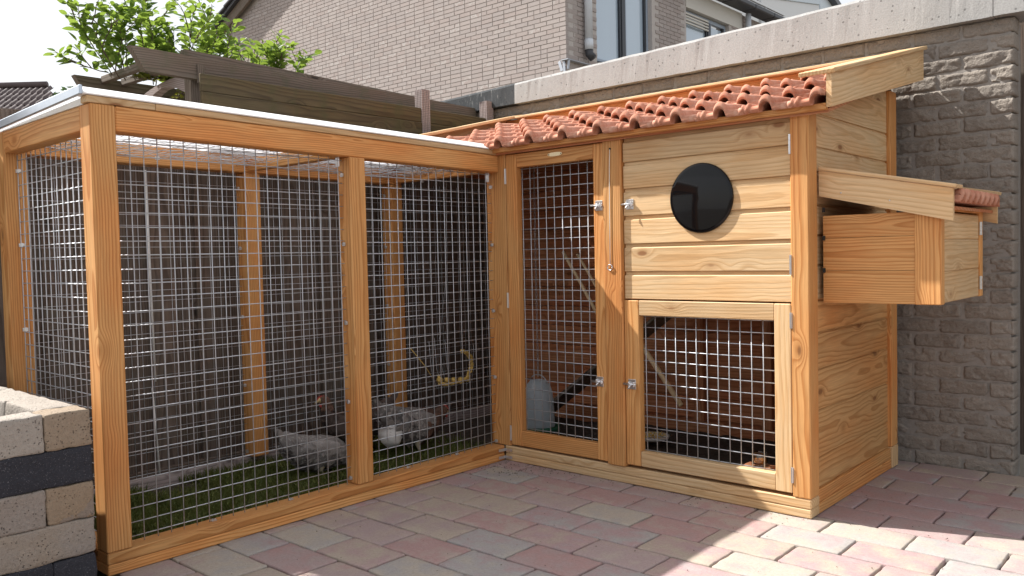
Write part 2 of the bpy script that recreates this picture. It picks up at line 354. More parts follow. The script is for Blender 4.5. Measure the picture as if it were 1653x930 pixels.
def clip_mesh():
    bm = bmesh.new()
    for c, s in (((0, 0, 0), (.004, .020, .014)), ((.003, 0, 0), (.006, .007, .017))):
        r = bmesh.ops.create_cube(bm, size=1)
        for q in r['verts']: q.co = V((q.co.x*s[0]+c[0], q.co.y*s[1]+c[1], q.co.z*s[2]+c[2]))
    for yy in (-.007, .007):
        r = bmesh.ops.create_cone(bm, cap_ends=True, segments=8, radius1=.0028, radius2=.0022, depth=.004)
        for q in r['verts']: q.co = V((q.co.z+.0035, q.co.y+yy, q.co.x))
    me = bpy.data.meshes.new('mesh_clip'); bm.to_mesh(me); bm.free(); me.materials.append(M['steel']); return me
CLIP = clip_mesh()
def clip(p, normal, along, parent): return mesh_obj('mesh_clip', CLIP, None, parent, frame(p, normal, V(along).cross(V(normal))))

# ------------------------------------------------------------------ chicken run
L, PWD, RW = 2.014, .085, .92
SLOPE = -.0127
zt = lambda y: 1.6+SLOPE*(y+L)         # top of the rails
run = thing('chicken_run', 'long larch framed chicken run with galvanised wire mesh sides and flat white roof', 'chicken run', (-.46, -1.0, 0))
for nm, a, b in (('sill', 0, .038), ('sill', .0385, .0777)):
    box(nm, (-PWD, -L, a+.001), (0, -.001, b), 'post', run, .0035)
    box(nm, (-RW, -L+.001, a+.001), (-PWD-.001, -L+PWD, b), 'post', run, .0035)
    if a == 0: box(nm, (-RW, -L+PWD+.001, a+.001), (-RW+.028, 1.0, .075), 'flute', run, .0035)
for (x0, x1, y0, y1) in ((-PWD, 0, -L, -L+PWD), (-PWD, 0, -.9492, -.9492+PWD), (-RW, -RW+PWD, -L, -L+PWD), (-RW, -RW+PWD, -.9492, -.9492+PWD), (-RW, -RW+PWD, -.012, -.012+PWD)):
    top = zt(y0)-.0005 if (abs(y0+L) < .01) else zt(y0)-.088
    box('post', (x0, y0, .079), (x1, y1, top), 'post', run, .004)
def rail(p0, p1, wid, thk): return board('top_rail', p0, p1, wid, thk, 'post', run, bev=.004)
ya, yb = -L+PWD+.0006, -.0006
rail((-PWD/2-.0005, ya, zt(ya)-.0435), (-PWD/2-.0005, yb, zt(yb)-.0435), .086, PWD-.001)
rail((-RW+PWD/2, ya, zt(ya)-.0435), (-RW+PWD/2, yb+.07, zt(yb)-.0435), .086, PWD-.001)
rail((-RW+PWD+.001, -L+.032, 1.6-.0435), (-PWD-.001, -L+.032, 1.6-.0435), .086, .06)
for yy in (-.9492+.04, -.012+.05):
    rail((-RW+PWD+.001, yy, zt(yy)-.047), (-PWD-.001, yy, zt(yy)-.047), .062, .045)
# battens on the front rail, butted at one joint
for a, b in ((-L-.008, -1.79), (-1.7885, -.003)):
    board('batten', (-.024, a, zt(a)+.0125), (-.024, b, zt(b)+.0125), .0235, .052, 'board', run, bev=.002)
# roof sheet, falling to the back
def roofz(x, y): return zt(y)+.0265+.028*x/.92
def slab(name, pts, h, mat, parent):
    n = len(pts); vs = [V(p) for p in pts]+[V(p)+V((0, 0, h)) for p in pts]
    return raw(name, vs, [tuple(range(n))[::-1], tuple(range(n, 2*n))]+[(i, (i+1) % n, (i+1) % n+n, i+n) for i in range(n)], mat, parent)
ye = -L-.020
vs = []
for yy in (ye, 0.0):
    vs += [(-.0605, yy, zt(yy)+.0255), (-.0605, yy, zt(yy)+.036), (-.0605, yy, zt(yy)+.046), (-.062, yy, zt(yy)+.056), (-.94, yy, roofz(-.94, yy)+.014), (-.94, yy, roofz(-.94, yy)), (-.068, yy, zt(yy)+.030)]
raw('roof_sheet', vs, [(0, 1, 2, 3, 4, 5, 6), (13, 12, 11, 10, 9, 8, 7)]+[(i, i+7, (i+1) % 7+7, (i+1) % 7) for i in range(7)], 'opal', run)
slab('end_filler', [(-.055, -L+.002, 1.6005), (-.055, -L+.03, 1.6005), (-.92, -L+.03, 1.5995), (-.92, -L+.002, 1.5995)], .001, 'white', run)
prism('end_filler', [(-.92, 1.601), (-.055, 1.601), (-.055, roofz(-.055, -L)-.001), (-.92, max(1.602, roofz(-.92, -L)-.001))], .022, 'white', run, T((0, -L+.001, 0)))
vs = []
for yy in (ye, -.001):
    vs += [(.006, yy, zt(yy)+.0255), (.007, yy, zt(yy)+.0295), (-.020, yy, zt(yy)+.0460), (-.060, yy, zt(yy)+.0615), (-.060, yy, zt(yy)+.0255)]
raw('drip_edge', vs, [(0, 1, 2, 3, 4), (9, 8, 7, 6, 5)]+[(i, i+5, (i+1) % 5+5, (i+1) % 5) for i in range(5)], 'whitepaint', run)  # added white edge, sloped upward so sunlight makes it bright
board('roof_trim', (.0, ye-.004, roofz(0, ye)+.013), (-.945, ye-.004, roofz(-.945, ye)+.013), .032, .012, 'trim', run, bev=.003)
# mesh
MX = -.05
wire_panel('mesh_panel', (MX, -L+PWD+.002, .079), (0, 1, 0), (0, 0, 1), .9492-PWD-.004+(L-1.8984), 1.43, run, u0=.062, seed=1, r=.0020, pitch=.0495)
wire_panel('mesh_panel', (MX, -.9492+PWD+.002, .079), (0, 1, 0), (0, 0, 1), .9492-PWD-.012, 1.415, run, u0=.02, seed=2, r=.0020, pitch=.0495)
wire_panel('mesh_panel', (-RW+PWD+.002, -L+.05, .079), (1, 0, 0), (0, 0, 1), RW-2*PWD-.004, 1.43, run, seed=3, r=.0020, pitch=.0495)
for a, b in ((-L+PWD, -.9492), (-.9492+PWD, -.012), (-.012+PWD, .98)):
    wire_panel('mesh_panel', (-RW+.03, a+.002, .079), (0, 1, 0), (0, 0, 1), b-a-.004, 1.42, run, seed=int(a*100), r=.0013, pitch=.0495)
for a, b in ((-L+.07, -.93), (-.87, .0)):
    wire_panel('roof_mesh', (-RW+PWD, a, 1.548 if a < -1 else 1.534), (1, 0, 0), (0, 1, SLOPE), RW-2*PWD, b-a, run, seed=9, wav=.005, r=.0013, pitch=.0495)
for z_ in (.104, .439, .784, 1.126, 1.424):
    clip((MX, -.9492-.004, z_), (0, -1, 0), (1, 0, 0), run); clip((MX, -.010, z_-.008), (0, -1, 0), (1, 0, 0), run)
    clip((-RW+.03, -.9492-.004, z_), (0, -1, 0), (1, 0, 0), run); clip((-RW+.03, -.016, z_), (0, -1, 0), (1, 0, 0), run)
    clip((-RW+PWD+.004, -L+.05, z_+.02), (1, 0, 0), (0, 1, 0), run)
for y_ in (-1.6, -1.259, -.62, -.3): clip((MX, y_, .0805), (0, 0, 1), (0, 1, 0), run)
for y_ in (-.975, -.036): box('angle_plate', (MX-.012, y_-.001, 1.44 if y_ > -.5 else 1.458), (MX+.012, y_+.002, 1.49 if y_ > -.5 else 1.503), 'steel', run, .0008)
for y_ in (-1.5, -.55, .02): clip((-.60, y_, zt(y_)-.085), (1, 0, 0), (0, 1, 0), run)
def bracket(z):
    vs = []; fs = []
    R = .03; n = 8
    poly = []
    for k in range(n+1): a = k/n; poly.append((-.034+.068*a, -.004-.02*math.sin(math.pi*a)**2 if 0 < a < 1 else -.004))
    for (px, py) in poly:
        # the strap spans the inside corner, from the run face (x=0) to the coop face (y=0)
        c = V((.5, -.5, 0)).normalized(); d = V((.7071, .7071, 0)); p = V((0, 0, z))+d*px+c*(abs(px)+.002+.010*math.cos(px/.034*math.pi/2))
        vs += [p+V((0, 0, -.007)), p+V((0, 0, .007)), p+c*.0025+V((0, 0, .007)), p+c*.0025+V((0, 0, -.007))]
    for i in range(n):
        for k in range(4): a = 4*i+k; b = 4*i+(k+1) % 4; fs.append((a, b, b+4, a+4))
    fs += [(0, 3, 2, 1), (4*n, 4*n+1, 4*n+2, 4*n+3)]
    raw('corner_bracket', vs, fs, 'steel', run)
bracket(.058); bracket(.020)

# ------------------------------------------------------------------ chicken coop
coop = thing('chicken_coop', 'pale larch chicken coop with clay tile roof, round black window and mesh doors', 'chicken coop', (.8, .5, 0))
def bx(name, x0, x1, y0, y1, z0, z1, mat='post', parent=None, bev=.003): return box(name, (x0, y0, z0), (x1, y1, z1), mat, parent or coop, bev)
XL = -.90
bx('sill', .0015, W, 0, .085, .001, .038, 'board', bev=.0045); bx('sill', .0015, W, .0, .085, .0388, .0777, 'board', bev=.0045)
bx('sill', W-.085, W-.002, .086, .98, .001, .046, 'post'); bx('sill', W-.085, W-.004, .086, .98, .0465, .098, 'post')
bx('sill', W-.09, W+.002, .981, 1.07, .001, .102, 'board')
bx('post', -.09, .042, .0, .09, .0785, 1.578, bev=.004)
bx('post', .652, .752, -.010, .07, .0785, 1.578, bev=.005)
bx('post', W-.0745, W, -.002, .085, .0785, 1.615, bev=.005)
bx('post', W-.08, W, .98, 1.07, .103, 1.80, bev=.004)
bx('post', XL, XL+.085, .985, 1.07, .079, 1.80)
bx('eave_board', XL+.02, 1.698, -.046, -.022, 1.582, 1.606, 'post', bev=.002)
bx('wall_plate', -.088, W-.08, .004, .05, 1.586, 1.615, 'post')
RS = .284
zr = lambda y: 1.583+RS*(y+.06)
# siding of the right side
joints = [.100, .225, .415, .583, .73, .86, 1.0, 1.12, 1.24, 1.37, 1.468, 1.60, 1.74, 1.84]
for a, b in zip(joints, joints[1:]):
    y0, y1 = .0855, .9795
    poly = [(y0, a), (y1, a)]
    top = [(y1, min(b, zr(y1)-.01)), (y0, min(b, zr(y0)-.01))]
    if zr(y0)-.01 < b:
        if zr(y0)-.01 < a: yc = (a+.01-1.583)/RS-.06; poly = [(yc, a), (y1, a)]; top = [(y1, min(b, zr(y1)-.01))]
        if zr(y1)-.01 > b: yb_ = (b+.01-1.583)/RS-.06; top = [(y1, b), (yb_, b)]+([(y0, zr(y0)-.01)] if zr(y0)-.01 >= a else [])
    pl = [(p[0], p[1]) for p in poly+top]; m0 = (sum(p[0] for p in pl)/len(pl), sum(p[1] for p in pl)/len(pl))
    h = [(p[0]-m0[0], p[1]-m0[1]) for p in pl]
    if h[0][0] == h[-1][0] and len(h) == 4:                     # full board: chamfered top edge with a shadow groove
        hb = b-m0[1]; ha = a-m0[1]; Lx = y1-y0
        prof = [(0, ha), (0, hb-.012), (.007, hb-.006), (.007, hb), (.018, hb), (.018, ha)]
        vs = [(-Lx/2, p[0], p[1]) for p in prof]+[(Lx/2, p[0], p[1]) for p in prof]; n = 6
        fs = [tuple(range(n)), tuple(range(2*n-1, n-1, -1))]+[(i, i+n, (i+1) % n+n, (i+1) % n) for i in range(n)]
        raw('side_plank', vs, fs, 'flame' if b < .9 else 'board', coop, frame((W-.018, m0[0], m0[1]), (0, 1, 0)) @ Matrix.Rotation(0, 4, 'X'))
    else: prism('side_plank', h, .018, 'board', coop, frame((W-.018, m0[0], m0[1]), (0, 1, 0)))
# back wall, seen through the doors
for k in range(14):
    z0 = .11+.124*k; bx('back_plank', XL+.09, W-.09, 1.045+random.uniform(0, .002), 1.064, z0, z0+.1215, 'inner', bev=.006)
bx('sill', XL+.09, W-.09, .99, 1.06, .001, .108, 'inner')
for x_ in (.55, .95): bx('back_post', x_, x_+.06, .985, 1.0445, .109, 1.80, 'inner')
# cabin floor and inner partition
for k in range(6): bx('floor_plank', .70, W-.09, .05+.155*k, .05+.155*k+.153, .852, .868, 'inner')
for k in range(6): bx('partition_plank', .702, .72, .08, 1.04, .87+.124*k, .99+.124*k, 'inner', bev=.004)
prism('verge_panel', [(-.03, 1.56), (1.07, 1.56), (1.07, 1.82), (-.03, 1.585)], .016, 'inner', coop, frame((XL+.07, 0, 0), (0, 1, 0)))

# hardware
def hinge(p, h, parent):
    vs, fs = [], []
    for k in range(3):
        z0 = -h/2+h*k/3+.0006; tube_data([(0, 0, z0), (0, 0, z0+h/3-.0012)], .0042, 8, vs, fs)
    b = len(vs)
    for sx in (-1, 1):
        b = len(vs); x0, x1 = (0, sx*.006); y0, y1 = .001, .003
        vs += [V((x, y, z)) for x in (x0, x1) for y in (y0, y1) for z in (-h/2, h/2)]
        fs += [(b, b+1, b+3, b+2), (b+4, b+6, b+7, b+5), (b, b+4, b+5, b+1), (b+2, b+3, b+7, b+6), (b, b+2, b+6, b+4), (b+1, b+5, b+7, b+3)]
    return raw('hinge', vs, fs, 'steel', parent, T(p), False)
def latch(p, parent, sx=1):
    g = thing('latch', parent=parent, loc=p); P = V(p)
    box('plate', P+V((-.02, -.003, -.023)), P+V((.02, -.0002, .023)), 'steel', g, .001)
    for z_ in (0,):
        for x_ in (-.013, .013): box('guide', P+V((x_-.004, -.014, -.011)), P+V((x_+.004, -.0032, .011)), 'steel', g, .002)
    tube('bolt', [P+V((-.042*sx, -.009, 0)), P+V((.024*sx, -.009, 0))], .0052, 'steel', g, 10)
    tube('knob', [P+V((.0, -.0095, 0)), P+V((-.006*sx, -.020, -.012)), P+V((-.010*sx, -.023, -.020))], [.003, .003, .0038], 'steel', g, 8)
    return g
# mesh door
door = thing('mesh_door', loc=(.34, 0, .83), parent=coop)
dx0, dx1, dz0, dz1 = .047, .6505, .088, 1.572
bx('stile', dx0, .118, .0, .042, dz0, dz1, 'post', door); bx('stile', .592, dx1, .0, .042, dz0, dz1, 'post', door)
bx('rail', .1184, .5916, .0012, .041, 1.503, dz1, 'post', door); bx('rail', .1184, .5916, .0012, .041, dz0, .165, 'post', door)
wire_panel('mesh_panel', (.108, .034, .158), (1, 0, 0), (0, 0, 1), .494, 1.355, door, u0=.022, seed=21, r=.0022, pitch=.0508)
for z0 in (1.464, .832, .148): hinge((.0445, -.003, z0), .078, door)
latch((.624, 0, 1.283), door); latch((.612, 0, .461), door)
# cleats that keep the door shut
pl = thing('name_plate', loc=(.37, 0, 1.545), parent=door)
prism('plate', [(-.045+.006*(1-math.cos(a)) if 0 else c*.037+math.copysign(.008, c)*abs(math.cos(0)), s*.0095) for c, s in [(math.cos(a), math.sin(a)) for a in [k*2*math.pi/20 for k in range(20)]]], .0025, 'brass', pl, T((.37, -.0027, 1.5455)))
for s in (-1, 1): tube('screw', [(.37+s*.037, -.0028, 1.5455), (.37+s*.037, -.0042, 1.5455)], .0028, 'gap', pl, 8)
# pull cord
pc = thing('pull_cord', loc=(.69, -.012, 1.2), parent=coop)
tube('hole', [(.697, -.0102, 1.537), (.697, -.0108, 1.537)], .0055, 'gap', pc, 12)  # flat dark disc; the shade inside the cord hole is its colour
tube('cord', [(.697, -.0115, 1.535), (.695, -.0135, 1.46), (.692, -.0135, 1.25), (.690, -.0135, 1.012)], .0018, 'cord', pc, 6)
vs, fs = tube_data([V((.689+.013*math.cos(a), -.0145, .996+.013*math.sin(a))) for a in [k*2*math.pi/20 for k in range(21)]], .0024, 7)
raw('ring', vs, fs, 'steel', pc, None, True)
# upper boarded hatch
up_ = thing('boarded_hatch', loc=(1.15, 0, 1.2), parent=coop)
zj = [.852, .976, 1.101, 1.227, 1.350, 1.470, 1.577]
for a, b in zip(zj, zj[1:]):
    Lx = 1.538-.757; hb = (b-a)/2; prof = [(0, -hb+.003), (.003, -hb+.0005), (.026, -hb+.0005), (.026, hb-.0005), (.0105, hb-.0005), (.0105, hb-.013), (.0085, hb-.0155), (.003, hb-.0165), (0, hb-.020)]
    n = len(prof); vs = [(-Lx/2, p[0], p[1]) for p in prof]+[(Lx/2, p[0], p[1]) for p in prof]
    fs = [tuple(range(n))[::-1], tuple(range(n, 2*n))]+[(i, (i+1) % n, (i+1) % n+n, i+n) for i in range(n)]
    raw('plank', vs, fs, 'board', up_, T(((.757+1.538)/2, .006, (a+b)/2)))
ph = thing('porthole', loc=(1.15, 0, 1.286), parent=up_)
lathe('black_glass', [(.1475, 0), (.1475, .008), (.143, .0115), (.132, .0125), (.06, .0165), (.001, .0175)], 'black', ph, T((1.15, .0055, 1.286))@Matrix.Rotation(math.pi/2, 4, 'X'), 64)
latch((.790, .0055, 1.28), up_)
for z0 in (1.472, 1.0): hinge((1.5395, -.002, z0), .078, up_)
# lower mesh hatch
lo_ = thing('mesh_hatch', loc=(1.15, 0, .47), parent=coop)
bx('stile', .7545, .830, -.001, .042, .092, .846, 'post', lo_); bx('stile', 1.468, 1.537, -.001, .042, .092, .846, 'board', lo_)
bx('rail', .8304, 1.4676, .0004, .041, .778, .846, 'board', lo_); bx('rail', .8304, 1.4676, .0004, .041, .092, .160, 'board', lo_)
wire_panel('mesh_panel', (.822, .034, .152), (1, 0, 0), (0, 0, 1), .654, .634, lo_, u0=.025, seed=22, r=.0022, pitch=.0508)
latch((.792, -.001, .464), lo_)
for z0 in (.780, .165): hinge((1.5385, -.003, z0), .062, lo_)

# roof
roof = thing('roof', loc=(.4, .5, 1.7), parent=coop)
def tile_mesh(wd, ln, rr, seed=0, right=.52):
    rnd = random.Random(seed); pts = []
    xs_ = sorted(set([-wd*.56, wd*right]+[rr*math.cos(math.pi*k/12) for k in range(13) if rr*math.cos(math.pi*k/12) < wd*right]+[-wd*c_+rr*.33*q for c_ in (.36, .47) for q in (-1.02, -.8, -.3, .3, .8, 1.02)]))
    for x in xs_:
        h = 0
        d = x/(rr*1.0)
        if abs(d) < 1: h = rr*1.25*math.sqrt(max(0, 1-d*d))
        e = (x+wd*.36)/(rr*.32)
        if abs(e) < 1: h = max(h, rr*.42*math.sqrt(1-e*e))
        e = (x+wd*.47)/(rr*.25)
        if abs(e) < 1: h = max(h, rr*.34*math.sqrt(1-e*e))
        pts.append((x, h))
    st = [(-.007, -.013, .84), (-.0055, -.006, .98), (-.001, -.0005, 1.10), (.004, 0.001, 1.14), (.012, .003, 1.16), (.034, .0, 1.0), (ln*.6, -.004, .97), (ln-.02, -.010, .93), (ln, -.014, .9)]
    th = .010; bot = .021*wd/.2; vs, fs = [], []; n = len(pts)
    for (s, dz, k) in st:
        for x, h in pts: vs.append((x*(.985+.015*k)+rnd.uniform(-.0006, .0006), s, h*k+dz+.026*(1-s/ln)))
    b = len(vs)
    for e_, (s, dz, k) in enumerate((st[0], st[-1])):
        for x, h in pts: vs.append((x, s+(.004 if e_ == 0 else 0), (h*.98-th if h > .012 else h*.3-(bot if e_ == 0 else th))*(k if h > .012 else 1)+(dz if e_ else -.004)+.026*(1-s/ln)))
    for i in range(len(st)-1):
        for k in range(n-1): a = i*n+k; fs.append((a, a+1, a+1+n, a+n))
    e0 = (len(st)-1)*n
    for k in range(n-1):
        fs.append((k, b+k, b+k+1, k+1)); fs.append((e0+k, e0+k+1, b+n+k+1, b+n+k)); fs.append((b+k, b+n+k, b+n+k+1, b+k+1))
    for k in (0, n-1):
        col = [i*n+k for i in range(len(st))]; f = col+[b+n+k, b+k]; fs.append(tuple(f if k == 0 else f[::-1]))
    me = bpy.data.meshes.new('tile'); me.from_pydata(vs, [], fs); me.update(); me.polygons.foreach_set('use_smooth', [True]*len(me.polygons)); me.materials.append(M['tile'])
    bm = bmesh.new(); bm.from_mesh(me); bmesh.ops.recalc_face_normals(bm, faces=bm.faces); bm.to_mesh(me); bm.free(); return me
TM = [tile_mesh(.2, .245, .027, s) for s in range(4)]; TE = tile_mesh(.2, .245, .027, 9, .10)
pit = math.atan(RS)
for r_ in range(5):
    y = -.072+.22*r_
    for k in range(-4, 9):
        x = .078+.2*k
        mesh_obj('tile', random.choice(TM) if k < 8 else TE, None, roof, T((x+random.uniform(-.004, .004), y+random.uniform(-.003, .003), zr(y)+.016+random.uniform(0, .003)))@Matrix.Rotation(pit-.02, 4, 'X')@Matrix.Rotation(random.uniform(-.02, .02), 4, 'Z'))
slab('roof_deck', [(XL, -.02, zr(-.02)-.022), (1.699, -.02, zr(-.02)-.022), (1.699, 1.075, zr(1.075)-.022), (XL, 1.075, zr(1.075)-.022)], .016, 'inner', roof)
fpoly = [(-.045, 1.588), (1.125, 1.852), (1.125, 1.992), (-.045, 1.712)]
cm = sum(p[0] for p in fpoly)/4, sum(p[1] for p in fpoly)/4
sl_ = math.atan2(1.992-1.712, 1.17)
def verge(x0, x1, capx0, capx1):
    cs, sn = math.cos(sl_), math.sin(sl_); loc = [((p[0]-cm[0])*cs+(p[1]-cm[1])*sn, -(p[0]-cm[0])*sn+(p[1]-cm[1])*cs) for p in fpoly]
    prism('verge_board', loc, x1-x0, 'board', roof, frame((x1, cm[0], cm[1]), (0, cs, sn)))
    board('verge_cap', ((capx0+capx1)/2, -.055, 1.7195), ((capx0+capx1)/2, 1.13, 2.003), .018, capx1-capx0, 'board', roof, bev=.003)
verge(1.70, 1.72, 1.598, 1.736); verge(-.92, -.90, -.936, -.80)
bx('ridge_board', -.899, 1.699, 1.082, 1.102, 1.85, 1.9735, 'post', roof, .002)
bx('ridge_cap', -.80, 1.597, 1.045, 1.132, 1.9745, 1.989, 'board', roof, .003)

# nest box
nb = thing('nest_box', loc=(1.83, .43, .85), parent=coop)
NX, NY0, NY1, NZ = 2.05, .125, .755, .845
zn = lambda x: 1.285-.205*(x-W)          # underside of the nest roof
for a, b in ((NZ, .972), (.9725, 1.101), (1.1015, 1.19)):
    x1 = NX-.092; n0 = [(W+.004, a+.001), (x1, a+.001)]
    tp = [(x1, min(b, zn(x1))), (W+.004, min(b, zn(W)))] 
    pl_ = n0+tp; m0 = ((W+x1)/2, (a+b)/2)
    prism('front_plank', [(p[0]-m0[0], p[1]-m0[1]) for p in pl_], .018, 'post', nb, T((m0[0], NY0+.006, m0[1])))
bx('post', NX-.0915, NX, NY0, NY0+.045, NZ, 1.205, 'post', nb)
bx('post', NX-.045, NX, NY1-.045, NY1, NZ+.003, 1.205, 'post', nb)
for a, b in ((NZ+.004, .965), (.9655, 1.085), (1.0855, 1.185)): bx('end_plank', NX-.022, NX-.006, NY0+.046, NY1-.046, a, b, 'board', nb, .004)
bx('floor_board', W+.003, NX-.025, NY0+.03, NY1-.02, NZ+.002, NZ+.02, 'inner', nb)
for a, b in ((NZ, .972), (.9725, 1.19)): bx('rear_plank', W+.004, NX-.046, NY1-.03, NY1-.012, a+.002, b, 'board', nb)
bx('lintel', NX-.03, NX-.002, NY0+.046, NY1-.046, 1.192, 1.212, 'post', nb)
for z0 in (1.13, .905): hinge((NX+.002, NY1-.048, z0), .055, nb)
for z0 in (.965, 1.093, 1.205): bx('spacer', W+.004, W+.013, NY0-.003, NY0+.005, z0, z0+.018, 'gap', nb, 0)
slab('roof_deck', [(W+.001, NY0-.02, zn(W)+.004), (NX+.03, NY0-.02, zn(NX+.03)+.004), (NX+.03, NY1+.03, zn(NX+.03)+.004), (W+.001, NY1+.03, zn(W)+.004)], .012, 'inner', nb)
ns = math.atan(.205)
TS = [tile_mesh(.0775, .235, .026, 11+s) for s in range(3)]
for r_ in range(2):
    x = NX+.052-.205*r_
    for k in range(8):
        y = NY0+.055+.0775*k
        mesh_obj('tile', random.choice(TS), None, nb, T((x, y, zn(x)+.020))@Matrix.Rotation(math.pi/2, 4, 'Z')@Matrix.Rotation(ns-.02, 4, 'X'))
def nverge(y0, y1, ext, capy):
    poly_ = [(W+.001, 1.268), (NX+ext, 1.268-.24*(NX+ext-W)), (NX+ext, 1.368-.21*(NX+ext-W)), (W+.001, 1.368)]
    if ext: poly_[1] = (NX+ext, 1.150)
    c = (W+NX)/2, 1.27; ca, sa = math.cos(-ns), math.sin(-ns)
    loc = [((p[0]-c[0])*ca+(p[1]-c[1])*sa, -(p[0]-c[0])*sa+(p[1]-c[1])*ca) for p in poly_]
    prism('verge_board', loc, y1-y0, 'board', nb, frame((c[0], y0, c[1]), (ca, 0, sa)))
    x_e = NX+ext+.012
    board('verge_cap', (W+.002, sum(capy)/2, 1.377), (x_e, sum(capy)/2, 1.377-.21*(x_e-W)), .014, capy[1]-capy[0], 'board', nb, bev=.002)
nverge(.098, .118, .045, (.090, .185)); nverge(NY1+.034, NY1+.052, .045, (NY1-.01, NY1+.060))
tube('screw', [(1.70, .0975, 1.275), (1.70, .0965, 1.275)], .003, 'steel', nb, 8); tube('screw', [(1.88, .0975, 1.235), (1.88, .0965, 1.235)], .003, 'steel', nb, 8)

# ------------------------------------------------------------------ garage wall
gw = thing('garage_wall', 'rough grey brick garage wall with concrete beam on top, behind the coop', 'wall', (0, 1.3, 0))
YW = 1.19
bx('mortar_bed', -2.7, 2.070, YW+.006, YW+.22, -.05, 2.094, 'mortar', gw, .004)
def rough_brick(l, h, d, seed):
    rnd = random.Random(seed); nx, nz = 24, 8; vs, fs = [], []; idx = {}
    off = V((rnd.uniform(0, 50), rnd.uniform(0, 50), 0))
    def add(i, k, layer):
        u, v = i/nx*2-1, k/nz*2-1; x, z = u*l/2, v*h/2
        edge = max(0, (abs(u)-.93)/.07)**2*.006+max(0, (abs(v)-.72)/.28)**2*.006
        q = V((x*9, z*16, 0))+off
        q2 = V((q.x*1.2+q.y*.9, q.y*1.6-q.x*.5, 4)); y = edge-.006*mn.noise(q)+.011*max(0, .28-abs(mn.noise(q2*1.3)))/.28*(mn.noise(q*.7)+.5)-.004*mn.noise(q*5)-.002*mn.noise(q*12)
        x += .005*mn.noise(q*1.3+V((9, 0, 0)))*(abs(u) > .9); z += .005*mn.noise(V((x*22, 3+v, 0))+off)*(abs(v) > .9)
        vs.append((x, y, z)); return len(vs)-1
    g = [[add(i, k, 0) for k in range(nz+1)] for i in range(nx+1)]
    for i in range(nx):
        for k in range(nz): fs.append((g[i][k], g[i+1][k], g[i+1][k+1], g[i][k+1]))
    ring = [g[i][0] for i in range(nx+1)]+[g[nx][k] for k in range(1, nz+1)]+[g[i][nz] for i in range(nx-1, -1, -1)]+[g[0][k] for k in range(nz-1, 0, -1)]
    bk = []
    for r in ring: vs.append((vs[r][0], d, vs[r][2])); bk.append(len(vs)-1)
    n = len(ring)
    for i in range(n): fs.append((ring[i], bk[i], bk[(i+1) % n], ring[(i+1) % n]))
    me = bpy.data.meshes.new('brick'); me.from_pydata(vs, [], fs); me.update(); me.materials.append(M['garage']); me.polygons.foreach_set('use_smooth', [True]*len(me.polygons)); return me
BR = [rough_brick(.208, .0645, .10, i) for i in range(10)]; BH = [rough_brick(.096, .0645, .10, 50+i) for i in range(4)]
CO = .0728
for r_ in range(29):
    z = .0+CO*(r_+.5)-.015; x = 2.082
    first = True; 
    while x > -1.05:
        full = not (first and r_ % 2)
        l = .206 if full else .094
        if (x > 1.35 or z > 1.74) and z+.03 < 2.094:
            mesh_obj('brick', random.choice(BR if full else BH), None, gw, T((x-l/2, YW-.002+random.uniform(-.002, .002), z+random.uniform(-.001, .001)))@Matrix.Rotation(random.choice((0, math.pi)), 4, 'Y'))
        x -= l+.013; first = False
def beam_seg(x0, x1, mat):
    n = max(2, int((x1-x0)/.03)); vs, fs = [], []; pr = [(.225, 2.0965), (0, 2.0965), (0, -.018), (.008, -.004), (.024, 0), (.225, 0)]
    for k in range(n+1):
        x = x0+(x1-x0)*k/n; zt_ = 2.264+.028*x
        for q, (dy, dz) in enumerate(pr):
            w_ = mn.noise(V((x*9, q*.3, 0)))*.005+mn.noise(V((x*31, q, 2)))*.0025
            vs.append((x, YW-.045+dy+(w_ if q in (2, 3) else 0), (dz+(.002*mn.noise(V((x*12, 7, 0))) if dy == 0 else 0)) if dz > 1 else zt_+dz+w_))
    m_ = len(pr)
    for k in range(n):
        for q in range(m_): a = k*m_+q; b = k*m_+(q+1) % m_; fs.append((a, a+m_, b+m_, b))
    fs += [tuple(range(m_)), tuple(n*m_+q for q in range(m_))[::-1]]
    o = raw('concrete_beam', vs, fs, mat, gw); bm = bmesh.new(); bm.from_mesh(o.data); bmesh.ops.recalc_face_normals(bm, faces=bm.faces); bm.to_mesh(o.data); bm.free()
beam_seg(-2.6, -.882, 'blackconcrete'); beam_seg(-.880, 2.006, 'concrete'); beam_seg(2.009, 2.13, 'concrete')
# dark board gate added to fill the dark gap beside the wall
backing = thing('board_backing', 'dark board gate added to fill the dark gap beside the garage wall', 'backing', (2.7, 1.5, 0))
for k in range(11): bx('backing_board', 1.86+.15*k, 1.86+.15*k+.146, 1.50, 1.522, .03, 2.2, 'dark', backing, .003)
for z0 in (.4, 1.7): bx('backing_rail', 1.86, 3.50, 1.5225, 1.55, z0, z0+.1, 'dark', backing)

# ------------------------------------------------------------------ fence behind the run
fence = thing('garden_fence', 'dark weathered board fence right behind the mesh run', 'fence', (-1.08, -.7, 0))
y = -2.3; k = 0
while y < 1.12:
    wd = random.uniform(.13, .15); x0 = -1.055 if k % 2 == 0 else -1.078
    board('fence_board', (x0-.009, y+wd/2, .02), (x0-.009, y+wd/2+random.uniform(-.006, .006), 1.735+random.uniform(-.008, .008)), wd, .018, 'dark', fence, (0, 1, 0), .002); y += wd*.86; k += 1
for z0 in (.35, 1.0, 1.6): bx('fence_rail', -1.125, -1.088, -2.3, 1.15, z0, z0+.075, 'dark', fence)
for k, z0 in enumerate((1.742, 1.835, 1.928)): bx('top_plank', -1.105-.006*k, -1.088-.006*k, -1.02, 1.16, z0, z0+.0915, 'olive', fence, .004)
bx('gravel_board', -1.075, -1.05, -2.3, 1.15, -.05, .07, 'dark', fence, .004)
